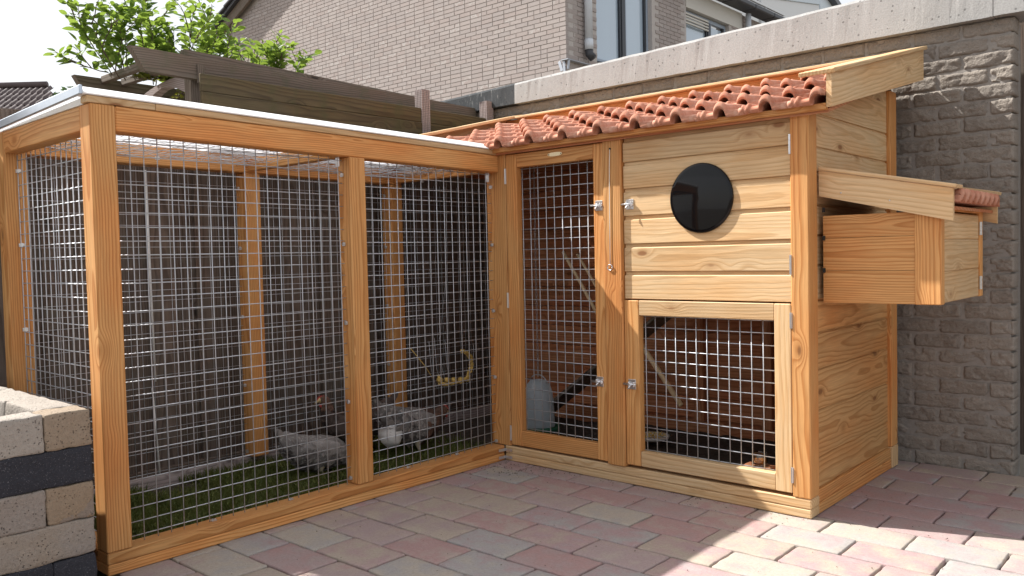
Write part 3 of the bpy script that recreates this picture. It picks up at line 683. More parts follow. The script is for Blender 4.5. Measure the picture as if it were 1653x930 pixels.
for y_ in (.52, 1.125):
    vs, fs = [], []; n = 5; s = .07; pr = []
    for k in range(n): a = -s/2+s*k/n; pr += [(a+.002, -s/2), (a+s/n-.004, -s/2), (a+s/n-.003, -s/2+.006), (a+s/n, -s/2+.006)]
    pr = pr[:-2]+[(s/2, -s/2)]; full = []
    for q in range(4):
        c_, s_ = round(math.cos(q*math.pi/2)), round(math.sin(q*math.pi/2)); full += [(px*c_-py*s_, px*s_+py*c_) for px, py in pr[:-1]]
    prism('fence_post', full, 2.14, 'flute', fence, Matrix(((1, 0, 0, -1.125), (0, 0, 1, y_), (0, 1, 0, 0), (0, 0, 0, 1))))
con = thing('white_strip', 'thin white upright strip behind the run against the dark fence', 'pole', (-1.0, -1.36, .1))
tube('strip_section', [(-1.0, -1.366, 1.50), (-1.003, -1.362, 1.0), (-1.0, -1.358, .50)], .005, 'white', con); tube('strip_section', [(-1.005, -1.372, .47), (-1.0, -1.352, .02)], .004, 'white', con)  # narrow white line, drawn as two slim upright tubes

# ------------------------------------------------------------------ pergola in the next garden
pg = thing('pergola', 'old grey wooden pergola above the fence with slanted beam ends', 'pergola', (-1.6, 0, 0))
def beam(x0, x1, ys, ye, z0, z1, bev_cut, name='beam', mat='grey', dz=0.):
    poly = [(ys, z1), (ye, z1+dz), (ye, z0+dz), (ys+bev_cut, z0)]; c = (ys+ye)/2, (z0+z1)/2
    prism(name, [(p[0]-c[0], p[1]-c[1]) for p in poly][::-1], x1-x0, mat, pg, frame((x1, c[0], c[1]), (0, 1, 0)))
beam(-1.30, -1.255, -1.30, 1.155, 2.025, 2.140, .07, dz=-.025)
beam(-1.42, -1.375, -.955, 1.155, 2.075, 2.200, .0, dz=-.055)
beam(-1.99, -1.945, -1.30, 1.15, 1.985, 2.105, .07)
for y_ in (-.93, 1.0): bx('post', -1.374, -1.302, y_-.035, y_+.045, 0, 2.06 if y_ < 0 else 2.03, 'grey', pg, .004)
bx('peg_block', -1.254, -1.247, -.955, -.915, 2.00, 2.10, 'grey', pg, .002)
bx('post', -2.06, -1.991, -.93, -.86, 0, 2.08, 'grey', pg, .004)
arc = [(-1.3755, 2.062)]
for k in range(9): a = k/8; arc.append((-1.3755-.56*a, 2.062-.05*a*a+.012*math.sin(a*math.pi)))
low = [(x, z-.095+.065*math.sin(min(1, max(0, (i)/8))*math.pi)-.0) for i, (x, z) in enumerate(arc[1:])]
prism('arched_brace', [(x, z) for x, z in arc[1:]]+[(x, z) for x, z in low[::-1]], .05, 'flute', pg, T((0, -.955, 0)))
for k, y_ in enumerate((-1.16, -1.05, -.55, -.2, .2, .6)): bx('cross_slat', -1.943, -1.432, y_, y_+.035, 2.107-.03, 2.145-.03, 'grey', pg, .002)

# ------------------------------------------------------------------ shrub and ivy
def leaf_mesh(name, l, wd, mat, lobed=False):
    if lobed: out = [(0, 0), (.35, .5), (.18, .62), (.55, .95*.6), (.6, .4), (1, 0)]
    else: out = [(0, 0), (.2, .36), (.45, .5), (.7, .40), (.88, .18), (1, 0)]
    vs = [(a*l, 0, -.18*l*a*a) for a, b in out]; n = len(out)
    for s in (1, -1):
        for a, b in out[1:-1]: vs.append((a*l, s*b*wd, -.18*l*a*a+.14*b*wd))
    fs = []
    for s in range(2):
        b0 = n+s*(n-2); ed = [0]+[b0+i for i in range(n-2)]+[n-1]
        for i in range(n-1):
            f = [i, i+1, ed[i+1], ed[i]]; f = [q for j, q in enumerate(f) if q not in f[:j]]
            fs.append(tuple(f if s else f[::-1]))
    me = bpy.data.meshes.new(name); me.from_pydata(vs, [], fs); me.update(); me.materials.append(M[mat]); return me
def leafy(th, stems_pts, n_sep, lm, per, size, rnd, foliage_mat, spread=.035):
    mats_ = []
    for pts in stems_pts:
        n = len(pts); Ln = sum((V(pts[i+1])-V(pts[i])).length for i in range(n-1)); cnt = int(Ln*per)
        for c in range(cnt):
            f = rnd.uniform(.12, 1)*(n-1); i = min(int(f), n-2); p = V(pts[i]).lerp(V(pts[i+1]), f-i)
            d = (V(pts[i+1])-V(pts[i])).normalized(); a = rnd.uniform(0, 2*math.pi); out = V((math.cos(a), math.sin(a), rnd.uniform(-.25, .65))).normalized()
            out = (out+d*.5).normalized(); p += out*rnd.uniform(.0, spread)
            mats_.append(frame(p, out, (rnd.uniform(-.5, .5), rnd.uniform(-.5, .5), 1)) @ Matrix.Rotation(rnd.uniform(-.7, .7), 4, 'X') @ Matrix.Scale(size*rnd.uniform(.6, 1.2), 4))
    mats_.sort(key=lambda m_: (m_.translation-CAM).length); me = lm
    for m_ in mats_[:n_sep]: mesh_obj('leaf', me, None, th, m_)
    vs, fs = [], []
    for m_ in mats_[n_sep:]:
        b = len(vs); vs += [m_@v.co for v in me.vertices]; fs += [tuple(b+q for q in p.vertices) for p in me.polygons]
    if fs: tag(raw('foliage', vs, fs, foliage_mat, th), kind='stuff')
rnd = random.Random(5)
shrub = thing('climbing_shrub', 'bright green leafy climbing shrub growing over the pergola', 'shrub', (-1.8, -.75, 0))
stems = []
def grow(p, d, ln, steps, wob, branch, depth=0):
    pts = [V(p)]; d = V(d).normalized()
    for s in range(steps):
        d = (d+V((rnd.uniform(-wob, wob), rnd.uniform(-wob, wob), rnd.uniform(-wob*.6, wob)))).normalized(); pts.append(pts[-1]+d*ln/steps)
        if depth < 2 and rnd.random() < branch and s > 0:
            grow(pts[-1], (d+V((rnd.uniform(-1, 1), rnd.uniform(-1, 1), rnd.uniform(-.2, .7)))).normalized(), ln*rnd.uniform(.35, .6), max(3, steps-2), wob, branch*.8, depth+1)
    stems.append(pts)
for k in range(40):
    yy = -1.22+1.10*(k+.5)/40; hgt = .36 if yy < -.45 else .25
    grow((-1.72+rnd.uniform(-.22, .2), yy+rnd.uniform(-.03, .03), 2.09), (rnd.uniform(-.3, .3), rnd.uniform(-.5, .25), 1.15), hgt*rnd.uniform(.6, 1.1), 6, .24, .45)
grow((-1.75, -1.2, 2.1), (-.2, -1, .2), .2, 5, .2, .5); grow((-1.65, -1.18, 2.05), (-.1, -.6, .9), .3, 5, .2, .5); grow((-1.7, -.3, 2.08), (.2, 1, .35), .35, 5, .2, .5)
vs, fs = [], []
for pts in stems: tube_data(pts, [.0035*(1-.7*i/len(pts)) for i in range(len(pts))], 5, vs, fs)
for yy in (-.62, -.4, -.25): tube_data([(-1.72, yy-.05, -.05), (-1.74, yy+.03, 1.0), (-1.72, yy, 2.10)], [.016, .013, .008], 6, vs, fs)
raw('stem', vs, fs, 'stem', shrub, None, True)
leafy(shrub, stems, 290, leaf_mesh('leaf', 1, .56, 'leaf'), 80, .058, rnd, 'leaf')
ivy = thing('ivy', 'yellow-green ivy hanging below the pergola beam', 'ivy', (-1.55, -.7, 0)); stems = []
for k in range(12): grow((-1.56+rnd.uniform(-.08, .05), -.86+.52*k/11, 2.075), (rnd.uniform(-.4, .4), rnd.uniform(-.1, .5), -.35), rnd.uniform(.07, .15), 5, .35, .25)
for k in range(4): grow((-1.62, -1.14+.03*k, 2.06), (.1, .5, .05), .14, 5, .3, .3)
vs, fs = [], []
for pts in stems: tube_data(pts, .002, 4, vs, fs)
tube_data([(-1.62, -.72, -.05), (-1.6, -.70, 1.1), (-1.57, -.68, 2.07)], [.012, .009, .006], 6, vs, fs)
raw('stem', vs, fs, 'stem', ivy); leafy(ivy, stems, 60, leaf_mesh('leaf', 1, .75, 'ivy', True), 150, .036, rnd, 'ivy', .02)

# ------------------------------------------------------------------ stone planter
pt = thing('stone_planter', 'low planter of stacked tan and charcoal blocks at the end of the run', 'planter', (0, -2.5, 0))
PX, PY, HB = .222, -2.135, .1115
def block(lo, hi, mat, seed):
    lo, hi = V(lo), V(hi); s = hi-lo; c = (lo+hi)/2; rnd_ = random.Random(seed); bm = bmesh.new(); bmesh.ops.create_cube(bm, size=1)
    for v in bm.verts: v.co = V((v.co.x*s.x, v.co.y*s.y, v.co.z*s.z))
    bmesh.ops.bevel(bm, geom=list(bm.edges), offset=.007, segments=2, affect='EDGES', profile=.6)
    bmesh.ops.subdivide_edges(bm, edges=[e for e in bm.edges if e.calc_length() > .03], cuts=5, use_grid_fill=True)
    o_ = V((rnd_.uniform(0, 40),)*3)
    for v in bm.verts: v.co += v.normal*(.005*mn.noise(v.co*24+o_)+.0035*mn.noise(v.co*70+o_))
    me = bpy.data.meshes.new('block'); bm.to_mesh(me); bm.free(); me.materials.append(M[mat]); me.polygons.foreach_set('use_smooth', [True]*len(me.polygons))
    return mesh_obj('block', me, None, pt, T(c))
lay = [('grey', [-2.27, -2.50]), ('dark', [-2.42]), ('tan2', [-2.272, -2.49]), ('tan', [-2.44]), ('dark', [-2.262, -2.48]), ('tan', [-2.39])]
for c_, (kind, cuts) in enumerate(lay):
    z1 = .618-HB*c_; z0 = z1-HB+.0015; z0 = max(z0, -.03)
    if z1 < .0: continue
    ys = [PY]+cuts+[-2.80, -3.05]; mt = {'grey': 'greyblock', 'tan': 'tanblock', 'dark': 'darkblock', 'tan2': 'tanblock'}[kind]
    for i, (a, b) in enumerate(zip(ys, ys[1:])): block((PX-.115, b+.0012, z0), (PX-random.uniform(0, .003), a-.0012, z1), 'tanblock' if (c_ == 0 and i == 0) else mt, c_*10+i)
    xs = [PX-.117, PX-.40, PX-.70, PX-1.0, PX-1.3]
    for i, (a, b) in enumerate(zip(xs, xs[1:])): block((b+.001, PY-.115, z0), (a, PY, z1), mt, 100+c_*10+i)
o = raw('soil', [(PX-1.3, -3.05, .565), (PX-.114, -3.05, .565), (PX-.114, PY-.114, .565), (PX-1.3, PY-.114, .565)], [(0, 1, 2, 3)], 'soil', pt)

# ------------------------------------------------------------------ run floor: soil and grass
bm = bmesh.new(); bmesh.ops.create_grid(bm, x_segments=60, y_segments=110, size=.5)
for v in bm.verts:
    v.co = V((-.485+v.co.x*.84, -.48+v.co.y*3.0, .018)); v.co.z += .012*mn.noise(v.co*7)+.005*mn.noise(v.co*25)
me = bpy.data.meshes.new('run_soil'); bm.to_mesh(me); bm.free(); me.materials.append(M['soil']); tag(mesh_obj('run_soil', me, None), kind='structure')
bm = bmesh.new(); bmesh.ops.create_grid(bm, x_segments=50, y_segments=30, size=.5)
for v in bm.verts: v.co = V((.74+v.co.x*1.58, .54+v.co.y*.9, .045)); v.co.z += .015*mn.noise(v.co*9)+.006*mn.noise(v.co*30)
me = bpy.data.meshes.new('coop_soil'); bm.to_mesh(me); bm.free(); me.materials.append(M['soil']); tag(mesh_obj('coop_soil', me, None), kind='structure')
vs, fs = [], []; rg = random.Random(3)
for i in range(34000):
    x = rg.uniform(-.888, -.075); y = rg.uniform(-1.93, .10)
    if mn.noise(V((x*3.2, y*3.2, 1))) < -.42+.1*rg.random(): continue
    if y > -.1+.12*mn.noise(V((x*5, 2, 0))) and rg.random() < .75: continue
    a = rg.uniform(0, 2*math.pi); h = rg.uniform(.018, .062); wd = rg.uniform(.0012, .0024); ln = rg.uniform(.2, 1.1)*h; b = len(vs); d = V((math.cos(a), math.sin(a), 0)); s = V((-d.y, d.x, 0))*wd; p = V((x, y, .014+.012*mn.noise(V((x*7, y*7, .126)))))
    vs += [p-s, p+s, p+d*ln*.4+V((0, 0, h*.7))-s*.8, p+d*ln*.4+V((0, 0, h*.7))+s*.8, p+d*ln+V((0, 0, h))]; fs += [(b, b+1, b+3, b+2), (b+2, b+3, b+4)]
g = raw('grass', vs, fs, 'grass'); tag(g, 'short patchy grass on the floor of the mesh run', 'grass', kind='stuff')

# ------------------------------------------------------------------ hens
def hen(label, loc, heading, spine, bodymat, neckmat, fluff, seed, scale=1., nf=.60, drop=0.):
    spine = [(p[0], p[1]-drop, p[2], p[3]) for p in spine]
    rnd = random.Random(seed); H = thing('hen', label, 'hen', loc, group='hens in the run')
    Mw = T(loc)@Matrix.Rotation(heading, 4, 'Z')@Matrix.Scale(scale, 4); SEG = 18; vs, fs = [], []
    # dense loft along the spine
    P = []
    for i in range(len(spine)-1):
        for k in range(3):
            f = k/3; a, b = spine[i], spine[i+1]; P.append([a[q]+(b[q]-a[q])*(f*f*(3-2*f) if q > 1 else f) for q in range(4)])
    P.append(list(spine[-1])); cen = [V((p[0], 0, p[1])) for p in P]
    for i, p in enumerate(P):
        d = (cen[min(i+1, len(P)-1)]-cen[max(i-1, 0)]).normalized(); u = V((0, 1, 0)); n_ = u.cross(d).normalized()
        for k in range(SEG):
            a = 2*math.pi*k/SEG; q = cen[i]+u*math.cos(a)*p[2]+n_*math.sin(a)*p[3]; amp = min(p[2], p[3])
            q += (q-cen[i])*(.10*mn.noise(q*45+V((seed, 0, 0)))) if amp > .03 else V((0, 0, 0)); vs.append(q)
    for i in range(len(P)-1):
        for k in range(SEG): a = i*SEG+k; b = i*SEG+(k+1) % SEG; fs.append((a, b, b+SEG, a+SEG))
    fs.append(tuple(range(SEG))[::-1]); fs.append(tuple((len(P)-1)*SEG+k for k in range(SEG)))
    nb_ = len(fs); nl = len(P)
    fm = []
    for i in range(nl-1): fm += [(2 if i > nl-8 else (1 if i > nl*nf else 0))]*SEG
    fm += [0, 2]
    for s in (-1, 1):                               # legs and toes grow out of the belly
        hip = V((.0, s*.045, .14-drop)); kn = V((-.012, s*.045, .085-drop*.7)); ft = V((.012, s*.045, .006)); b = len(fs)
        tube_data([hip, kn, (kn+ft)/2, ft], [.024, .012, .007, .007], 7, vs, fs)
        for a in (-.5, 0, .5, math.pi): tube_data([ft, ft+V((.022*math.cos(a), .022*math.sin(a), .001)), ft+V((.042*math.cos(a), .042*math.sin(a), -.003))], [.006, .0045, .0015], 5, vs, fs)
        fm += [3]*(len(fs)-b)
    me = bpy.data.meshes.new('body'); me.from_pydata([tuple(v) for v in vs], [], fs); me.update(); me.polygons.foreach_set('use_smooth', [True]*len(me.polygons))
    for m_ in (bodymat, neckmat, 'beak', 'legc'): me.materials.append(M[m_])
    me.polygons.foreach_set('material_index', fm); body = mesh_obj('body', me, None, H, Mw)
    # overlapping feathers lying back along the body
    fv, ff = [], []
    fv2, ff2 = [], []
    for i in range(5, int(nl*.78)):
        p = P[i]; d = (cen[i+1]-cen[i-1]).normalized(); u = V((0, 1, 0)); n_ = u.cross(d).normalized()
        cnt = int(7+90*min(p[2], p[3]))
        for k in range(cnt):
            a = rnd.uniform(-.6, math.pi+.6); r = cen[i]+u*math.cos(a)*p[2]*1.0+n_*math.sin(a)*p[3]*1.0; out = (u*math.cos(a)+n_*math.sin(a)).normalized()
            ln = rnd.uniform(.028, .05)*(1.25 if i < nl*.4 else .75); wd = ln*.34; back = (-d+out*.16+V((0, 0, -.12))).normalized(); sd = back.cross(out).normalized(); o_ = r+out*.003+d*.01
            tv, tf = (fv2, ff2) if i > nl*nf else (fv, ff); b = len(tv)
            tv += [o_-sd*wd*.4, o_+sd*wd*.4, o_+back*ln*.6-sd*wd+out*.004, o_+back*ln*.6+sd*wd+out*.004, o_+back*ln]; tf += [(b, b+1, b+3, b+2), (b+2, b+3, b+4)]
    tag(raw('feathers', fv, ff, bodymat, H, Mw), kind='stuff'); tag(raw('neck_feathers', fv2, ff2, neckmat, H, Mw), kind='stuff')
    # tail fan
    t0 = cen[4]; td = (cen[0]-cen[6]).normalized()
    for k in range(7):
        s = (k-3)/3; dirn = (td+V((0, s*.28, .12-.10*abs(s)))).normalized(); ln = .105-.02*abs(s); sd = V((s*.6, .55, .35)).cross(dirn).normalized(); w_ = .017
        raw('tail_feather', [t0-sd*w_*.5, t0+sd*w_*.5, t0+dirn*ln*.7+sd*w_, t0+dirn*ln*.7-sd*w_, t0+dirn*ln+sd*w_*.4, t0+dirn*ln-sd*w_*.4], [(0, 1, 2, 3), (3, 2, 4, 5)], bodymat, H, Mw)
    # wings
    for s in (-1, 1):
        wv, wf = [], []
        for q in range(9):
            f = q/8; x = .085-.22*f; zz = .215-drop+.03*f; rz = .052*math.sin(math.pi*(.16+.8*f))**.7; ry = .016*math.sin(math.pi*(.1+.85*f)); yc = s*(.093-.035*f*f)
            for k in range(10): a = 2*math.pi*k/10; wv.append(V((x, yc+s*ry*math.cos(a), zz+rz*math.sin(a))))
        for q in range(8):
            for k in range(10): a = q*10+k; b = q*10+(k+1) % 10; wf.append((a, b, b+10, a+10))
        wf += [tuple(range(10)), tuple(range(80, 90))]
        raw('wing', wv, wf, bodymat, H, Mw, True)
    hd = cen[-9]; fwd = (cen[-1]-cen[-6]).normalized(); upv = V((0, 1, 0)).cross(fwd)*-1
    if upv.z < 0: upv = -upv
    cpoly = []
    for k in range(13): f = k/12; cpoly.append((-.026+.052*f, .018+.014*math.sin(math.pi*f)*(1 if k % 2 else .45)))
    cpts = [(-.024, .012)]+cpoly+[(.026, .012)]
    R_ = Mw@Matrix(((fwd.x, 0, upv.x, hd.x+fwd.x*.008), (0, 1, 0, -.003), (fwd.z, 0, upv.z, hd.z+fwd.z*.008), (0, 0, 0, 1)))
    prism('comb', cpts, .006, 'red', H, R_)
    for s in (-1, 1):
        lathe('wattle', [(.001, -.022), (.007, -.016), (.007, -.006), (.002, .002)], 'red', H, Mw@T(hd+fwd*.022-upv*.016+V((0, s*.009, 0))), 8)
        lathe('eye', [(.0005, -.004), (.004, -.002), (.004, .002), (.0005, .004)], 'eye', H, Mw@T(hd+fwd*.012+upv*.006+V((0, s*.0225, 0))), 8)
    if fluff:
        bm = bmesh.new(); bmesh.ops.create_icosphere(bm, subdivisions=3, radius=1)
        for v in bm.verts: v.co = V((v.co.x*.062, v.co.y*.07, v.co.z*.068))*(1+.14*mn.noise(v.co*4)+.08*mn.noise(v.co*11)); v.co += V((-.155, 0, .165-drop))
        me = bpy.data.meshes.new('rump_fluff'); bm.to_mesh(me); bm.free(); me.polygons.foreach_set('use_smooth', [True]*len(me.polygons)); mesh_obj('rump_fluff', me, fluff, H, Mw)
    return H
BODY = [(-.235, .335, .010, .012), (-.205, .31, .022, .040), (-.155, .265, .05, .062), (-.09, .222, .085, .085), (-.02, .195, .10, .097), (.05, .188, .097, .094)]
up_neck = BODY+[(.11, .205, .078, .08), (.15, .25, .050, .052), (.165, .30, .035, .037), (.175, .345, .027, .029), (.188, .366, .024, .026), (.210, .364, .016, .017), (.228, .357, .008, .007), (.243, .350, .002, .002)]
fwd_neck = BODY+[(.11, .195, .078, .082), (.155, .205, .054, .058), (.185, .222, .037, .040), (.208, .238, .028, .031), (.222, .243, .025, .027), (.243, .238, .017, .018), (.260, .230, .008, .007), (.274, .222, .002, .002)]
down_neck = BODY+[(.11, .175, .076, .08), (.16, .15, .052, .055), (.195, .125, .037, .039), (.222, .10, .028, .030), (.236, .088, .025, .027), (.250, .070, .017, .018), (.258, .054, .008, .007), (.263, .040, .002, .002)]
hen('grey and brown hen with white rump fluff standing below the golden garland', (-.40, -.275, .024), math.radians(88), fwd_neck, 'hen_grey', 'hen_brown', 'hen_white', 4, .95, .36, .025)
hen('ash grey hen pecking in the grass, half behind the middle front post', (-.44, -.845, .022), math.radians(84), down_neck, 'hen_grey', 'hen_dark', None, 9, .84, .60, .05)
hen('dark brown hen with raised head, mostly hidden behind the middle front post', (-.60, -.49, .022), math.radians(-112), up_neck, 'hen_dark', 'hen_brown', None, 14, .88)

# ------------------------------------------------------------------ small things inside
dr = thing('poultry_drinker', 'white bell drinker with green tray hanging on a chain behind the mesh door', 'drinker', (-.10, .40, .08))
lathe('bell', [(.088, 0), (.090, .01), (.087, .10), (.079, .19), (.066, .235), (.045, .258), (.012, .266)], 'milky', dr, T((-.10, .40, .098)))
lathe('tray', [(.085, -.018), (.118, -.016), (.122, .014), (.116, .016), (.108, -.004), (.09, -.004)], 'plastic_green', dr, T((-.10, .40, .092)))
tube('handle', [(-.10+.06*math.cos(a), .40, .345+.045*math.sin(a)) for a in [math.pi*k/10 for k in range(11)]], .003, 'zinc', dr, 6)
for k in range(48):
    z0 = .392+.0248*k; ax = k % 2
    pts = [V((.005*math.cos(a), 0, .0155*math.sin(a))) for a in [2*math.pi*q/10 for q in range(11)]]
    if k == 0:
        vs, fs = tube_data(pts, .0014, 5); lk = raw('chain_link', vs, fs, 'zinc', dr, T((-.10, .40, z0)), True)
    else: copies(lk, T((-.10, .40, z0))@Matrix.Rotation(ax*math.pi/2, 4, 'Z'), dr)
rp = thing('hen_ramp', 'grey plank ramp with treads climbing behind the mesh door', 'ramp', (-.3, .8, .1))
a, b = V((-.40, .78, .06)), V((.70, .78, .865)); dn = (b-a).normalized(); board('ramp_board', a, b, .018, .20, 'grey', rp)
for k in range(9): c = a.lerp(b, (k+.6)/9.4)+V((-dn.z, 0, dn.x))*.016; board('tread', c+V((0, -.095, 0)), c+V((0, .095, 0)), .012, .022, 'inner', rp, up=(-dn.z, 0, dn.x))
for lab, p, q, r_ in (('long pale perch pole leaning behind the mesh door', (-.062, .6, 1.076), (.175, .6, .72), .010), ('short pale perch pole leaning just behind the door latch side', (.04, .6, 1.06), (.20, .6, .83), .008), ('round pale perch pole leaning behind the lower mesh hatch', (.41, .6, .625), (.690, .6, .270), .014)):
    o = thing('perch_pole', lab, 'perch', q); tube('pole', [p, V(p).lerp(V(q), .5)+V((.001, 0, .002)), q], r_, 'pole', o, 10); lathe('end_cap', [(r_*.6, -.004), (r_*1.02, 0), (r_*1.02, .004), (r_*.6, .006)], 'pole', o, T(q)@(V(q)-V(p)).to_track_quat('Z', 'Y').to_matrix().to_4x4(), 12)
bw = thing('feed_dish', 'shallow pale dish of grain on the ground inside the lower hatch', 'dish', (.55, .55, .07))
lathe('dish', [(.05, .0), (.085, .012), (.09, .026), (.085, .026), (.075, .014), (.02, .012)], 'cream', bw, T((.545, .555, .075))); vs, fs = [], []
for k in range(120):
    a, r_ = random.uniform(0, 6.28), .07*math.sqrt(random.random()); p = V((.545+r_*math.cos(a), .555+r_*math.sin(a), .096+random.uniform(0, .012))); tube_data([p, p+V((random.uniform(-.006, .006), random.uniform(-.006, .006), .003))], .003, 4, vs, fs)
tag(raw('grain', vs, fs, 'straw', bw), kind='stuff')
jr = thing('glass_jar', 'small clear glass jar with amber contents inside the lower hatch', 'jar', (1.36, .075, .16))
lathe('jar_wall', [(.030, 0), (.033, .004), (.033, .040), (.030, .047), (.031, .052), (.028, .052), (.0275, .046), (.0295, .040), (.0295, .005), (.002, .004)], 'jar', jr, T((1.362, .082, .162)), 20)
lathe('contents', [(.002, .006), (.026, .007), (.026, .024), (.002, .026)], simple('amber', (.35, .12, .02), .3), jr, T((1.362, .082, .162)), 16)
bx('shelf', 1.30, 1.42, .046, .12, .150, .1615, 'inner', jr, .002)
for x_ in (1.305, 1.405): bx('shelf_leg', x_, x_+.01, .06, .11, .04, .1495, 'inner', jr, .001)
# grain garland
gl = thing('treat_garland', 'golden millet garland curled on a wire holder hanging inside the run', 'garland', (-.45, .1, .33))
path = [V((-.45, -.05+.02, .40)), V((-.45, -.02, .365)), V((-.45, .05, .350)), V((-.45, .13, .352)), V((-.45, .19, .375)), V((-.45, .225, .425)), V((-.45, .225, .475)), V((-.45, .19, .515)), V((-.45, .145, .525))]
rr_ = random.Random(2); vs, fs = [], []
for i in range(len(path)-1):
    for k in range(5):
        p = path[i].lerp(path[i+1], k/5)
        for s in (-1, 1):
            q = p+V((s*.008, rr_.uniform(-.004, .004), rr_.uniform(-.006, .006))); tube_data([q+V((0, -.007, -.003)), q, q+V((0, .007, .004))], [.004, .0105-.004*i/8, .004], 6, vs, fs)
tag(raw('braid', vs, fs, 'straw', gl, None, True), kind='stuff'); vs, fs = [], []
for k in range(5):
    p = path[0].lerp(path[4], k/4); tube_data([p+V((0, -.01, -.015)), p+V((0, .015, -.017))], .014, 7, vs, fs)
tag(raw('braid', vs, fs, 'straw', gl, None, True), kind='stuff')
for k, (y0, z0) in enumerate(((-.10, .60), (-.06, .62), (-.02, .62), (.02, .60), (.245, .56))):
    tube('holder_wire', [(-.45, y0, z0), (-.448, y0+.01, .45), (-.45, y0+.045, .345), (-.45, y0+.09, .338)] if k < 4 else [(-.45, y0, z0), (-.45, .245, .42), (-.45, .22, .345), (-.45, .18, .335)], .0013, 'zinc', gl, 5)
tube('hanger', [(-.45, -.02, .60), (-.45, .05, 1.0), (-.45, .06, 1.49)], .001, 'zinc', gl, 5); tube('straw', [(-.45, -.235, .58), (-.45, -.13, .47), (-.45, -.08, .40)], .0022, 'straw', gl, 5)

# ------------------------------------------------------------------ neighbour house
hs = thing('neighbour_house', 'pinkish brick house with a high gable wall and upper windows beyond the fence', 'house', (-6, 7.5, 0))
HX, HY, HC = -4.0, 5.8, .062
def roofedge(z): return -13.0+(z-5.55)*3.0      # left limit of the gable under the verge
lft = lambda z: -12.35+max(0, z-5.80)*2.75
prism('mortar_bed', [(-12.6, 0), (HX-.004, 0), (HX-.004, 9.2), (-4.6, 9.2), (-12.6, 5.72)], .25, 'housemortar', hs, T((0, HY+.010, 0)))
cells = []
for r_ in range(int(3.0/HC), int(6.7/HC)):
    z = r_*HC; x = HX-(0 if r_ % 2 else .11)
    if r_ % 2 == 0: cells.append((HX-.05, z, .10))
    while x > -12.2:
        if random.random() < .06: l = .10
        else: l = .21
        if x-l > -12.3+max(0, (z-5.72))*2.3: cells.append((x-l/2, z, l))
        x -= l+.0115
def visible(x, z):
    d = V((x, HY, z))-CAM; dep = d.dot(FW); u_, v_ = d.dot(RT)/dep*1347+826.5, 465-d.dot(UP)/dep*1347
    return -90 < v_ < 230 and 280 < u_ < 940 and v_ < 92+.115*(u_-460)+90
cells = [c for c in cells if visible(c[0], c[2] and c[1])]
cells.sort(key=lambda c: (V((c[0], HY, c[1]))-CAM).length)
HB_ = {}
def hbrick(l, seed):
    k = (l, seed)
    if k not in HB_:
        rnd_ = random.Random(seed*7+int(l*100)); bm = bmesh.new(); bmesh.ops.create_cube(bm, size=1)
        for v in bm.verts: v.co = V((v.co.x*l+rnd_.uniform(-.002, .002), v.co.y*.06+.03, v.co.z*.0515+rnd_.uniform(-.0015, .0015)))
        me = bpy.data.meshes.new('brick'); bm.to_mesh(me); bm.free(); me.materials.append(M['housebrick']); HB_[k] = me
    return HB_[k]
for (x, z, l) in cells[:300]: mesh_obj('brick', hbrick(l, random.randrange(5)), None, hs, T((x, HY+random.uniform(-.0015, .0015), z)))
def brickmass(items, name, mat, parent):
    vs, fs = [], []
    for (c, s) in items:
        b = len(vs); vs += [V((c[0]+sx*s[0]/2, c[1]+sy*s[1]/2, c[2]+sz*s[2]/2)) for sx in (-1, 1) for sy in (-1, 1) for sz in (-1, 1)]
        fs += [(b, b+1, b+3, b+2), (b+4, b+6, b+7, b+5), (b, b+4, b+5, b+1), (b+2, b+3, b+7, b+6), (b, b+2, b+6, b+4), (b+1, b+5, b+7, b+3)]
    return tag(raw(name, vs, fs, mat, parent), kind='stuff')
brickmass([((x, HY+.03, z), (l, .06, .0515)) for x, z, l in cells[300:]], 'gable_bricks', 'housebrick', hs)
# side wall facing +x, with window openings
W1, W2 = (6.52, 7.98), (9.02, 10.52)
S1 = 3.74; S2 = 3.6
def openy(y, z): return (W1[0]-.01 < y < W1[1]+.01 and z > S1) or (W2[0]-.01 < y < W2[1]+.01 and z > S2)
items = []
for r_ in range(int(3.1/HC), int(5.35/HC)):
    z = r_*HC; y = HY+.061+(.11 if r_ % 2 else 0)
    while y < 12.6:
        if not openy(y+.105, z) and not (openy(y+.2, z) or openy(y+.01, z)): items.append(((HX-.03, y+.105, z), (.06, .21, .0515)))
        y += .2215
brickmass(items, 'side_bricks', 'housebrick', hs)
for a, b, z0, z1 in ((HY, W1[0], 0, 5.3), (W1[1], W2[0], 0, 5.3), (W2[1], 12.8, 0, 5.3), (W1[0], W1[1], 0, S1-.03), (W2[0], W2[1], 0, S2-.03)):
    bx('mortar_bed', HX-.26, HX-.010, a+.012 if a == HY else a, b, z0, z1, 'housemortar', hs, 0)
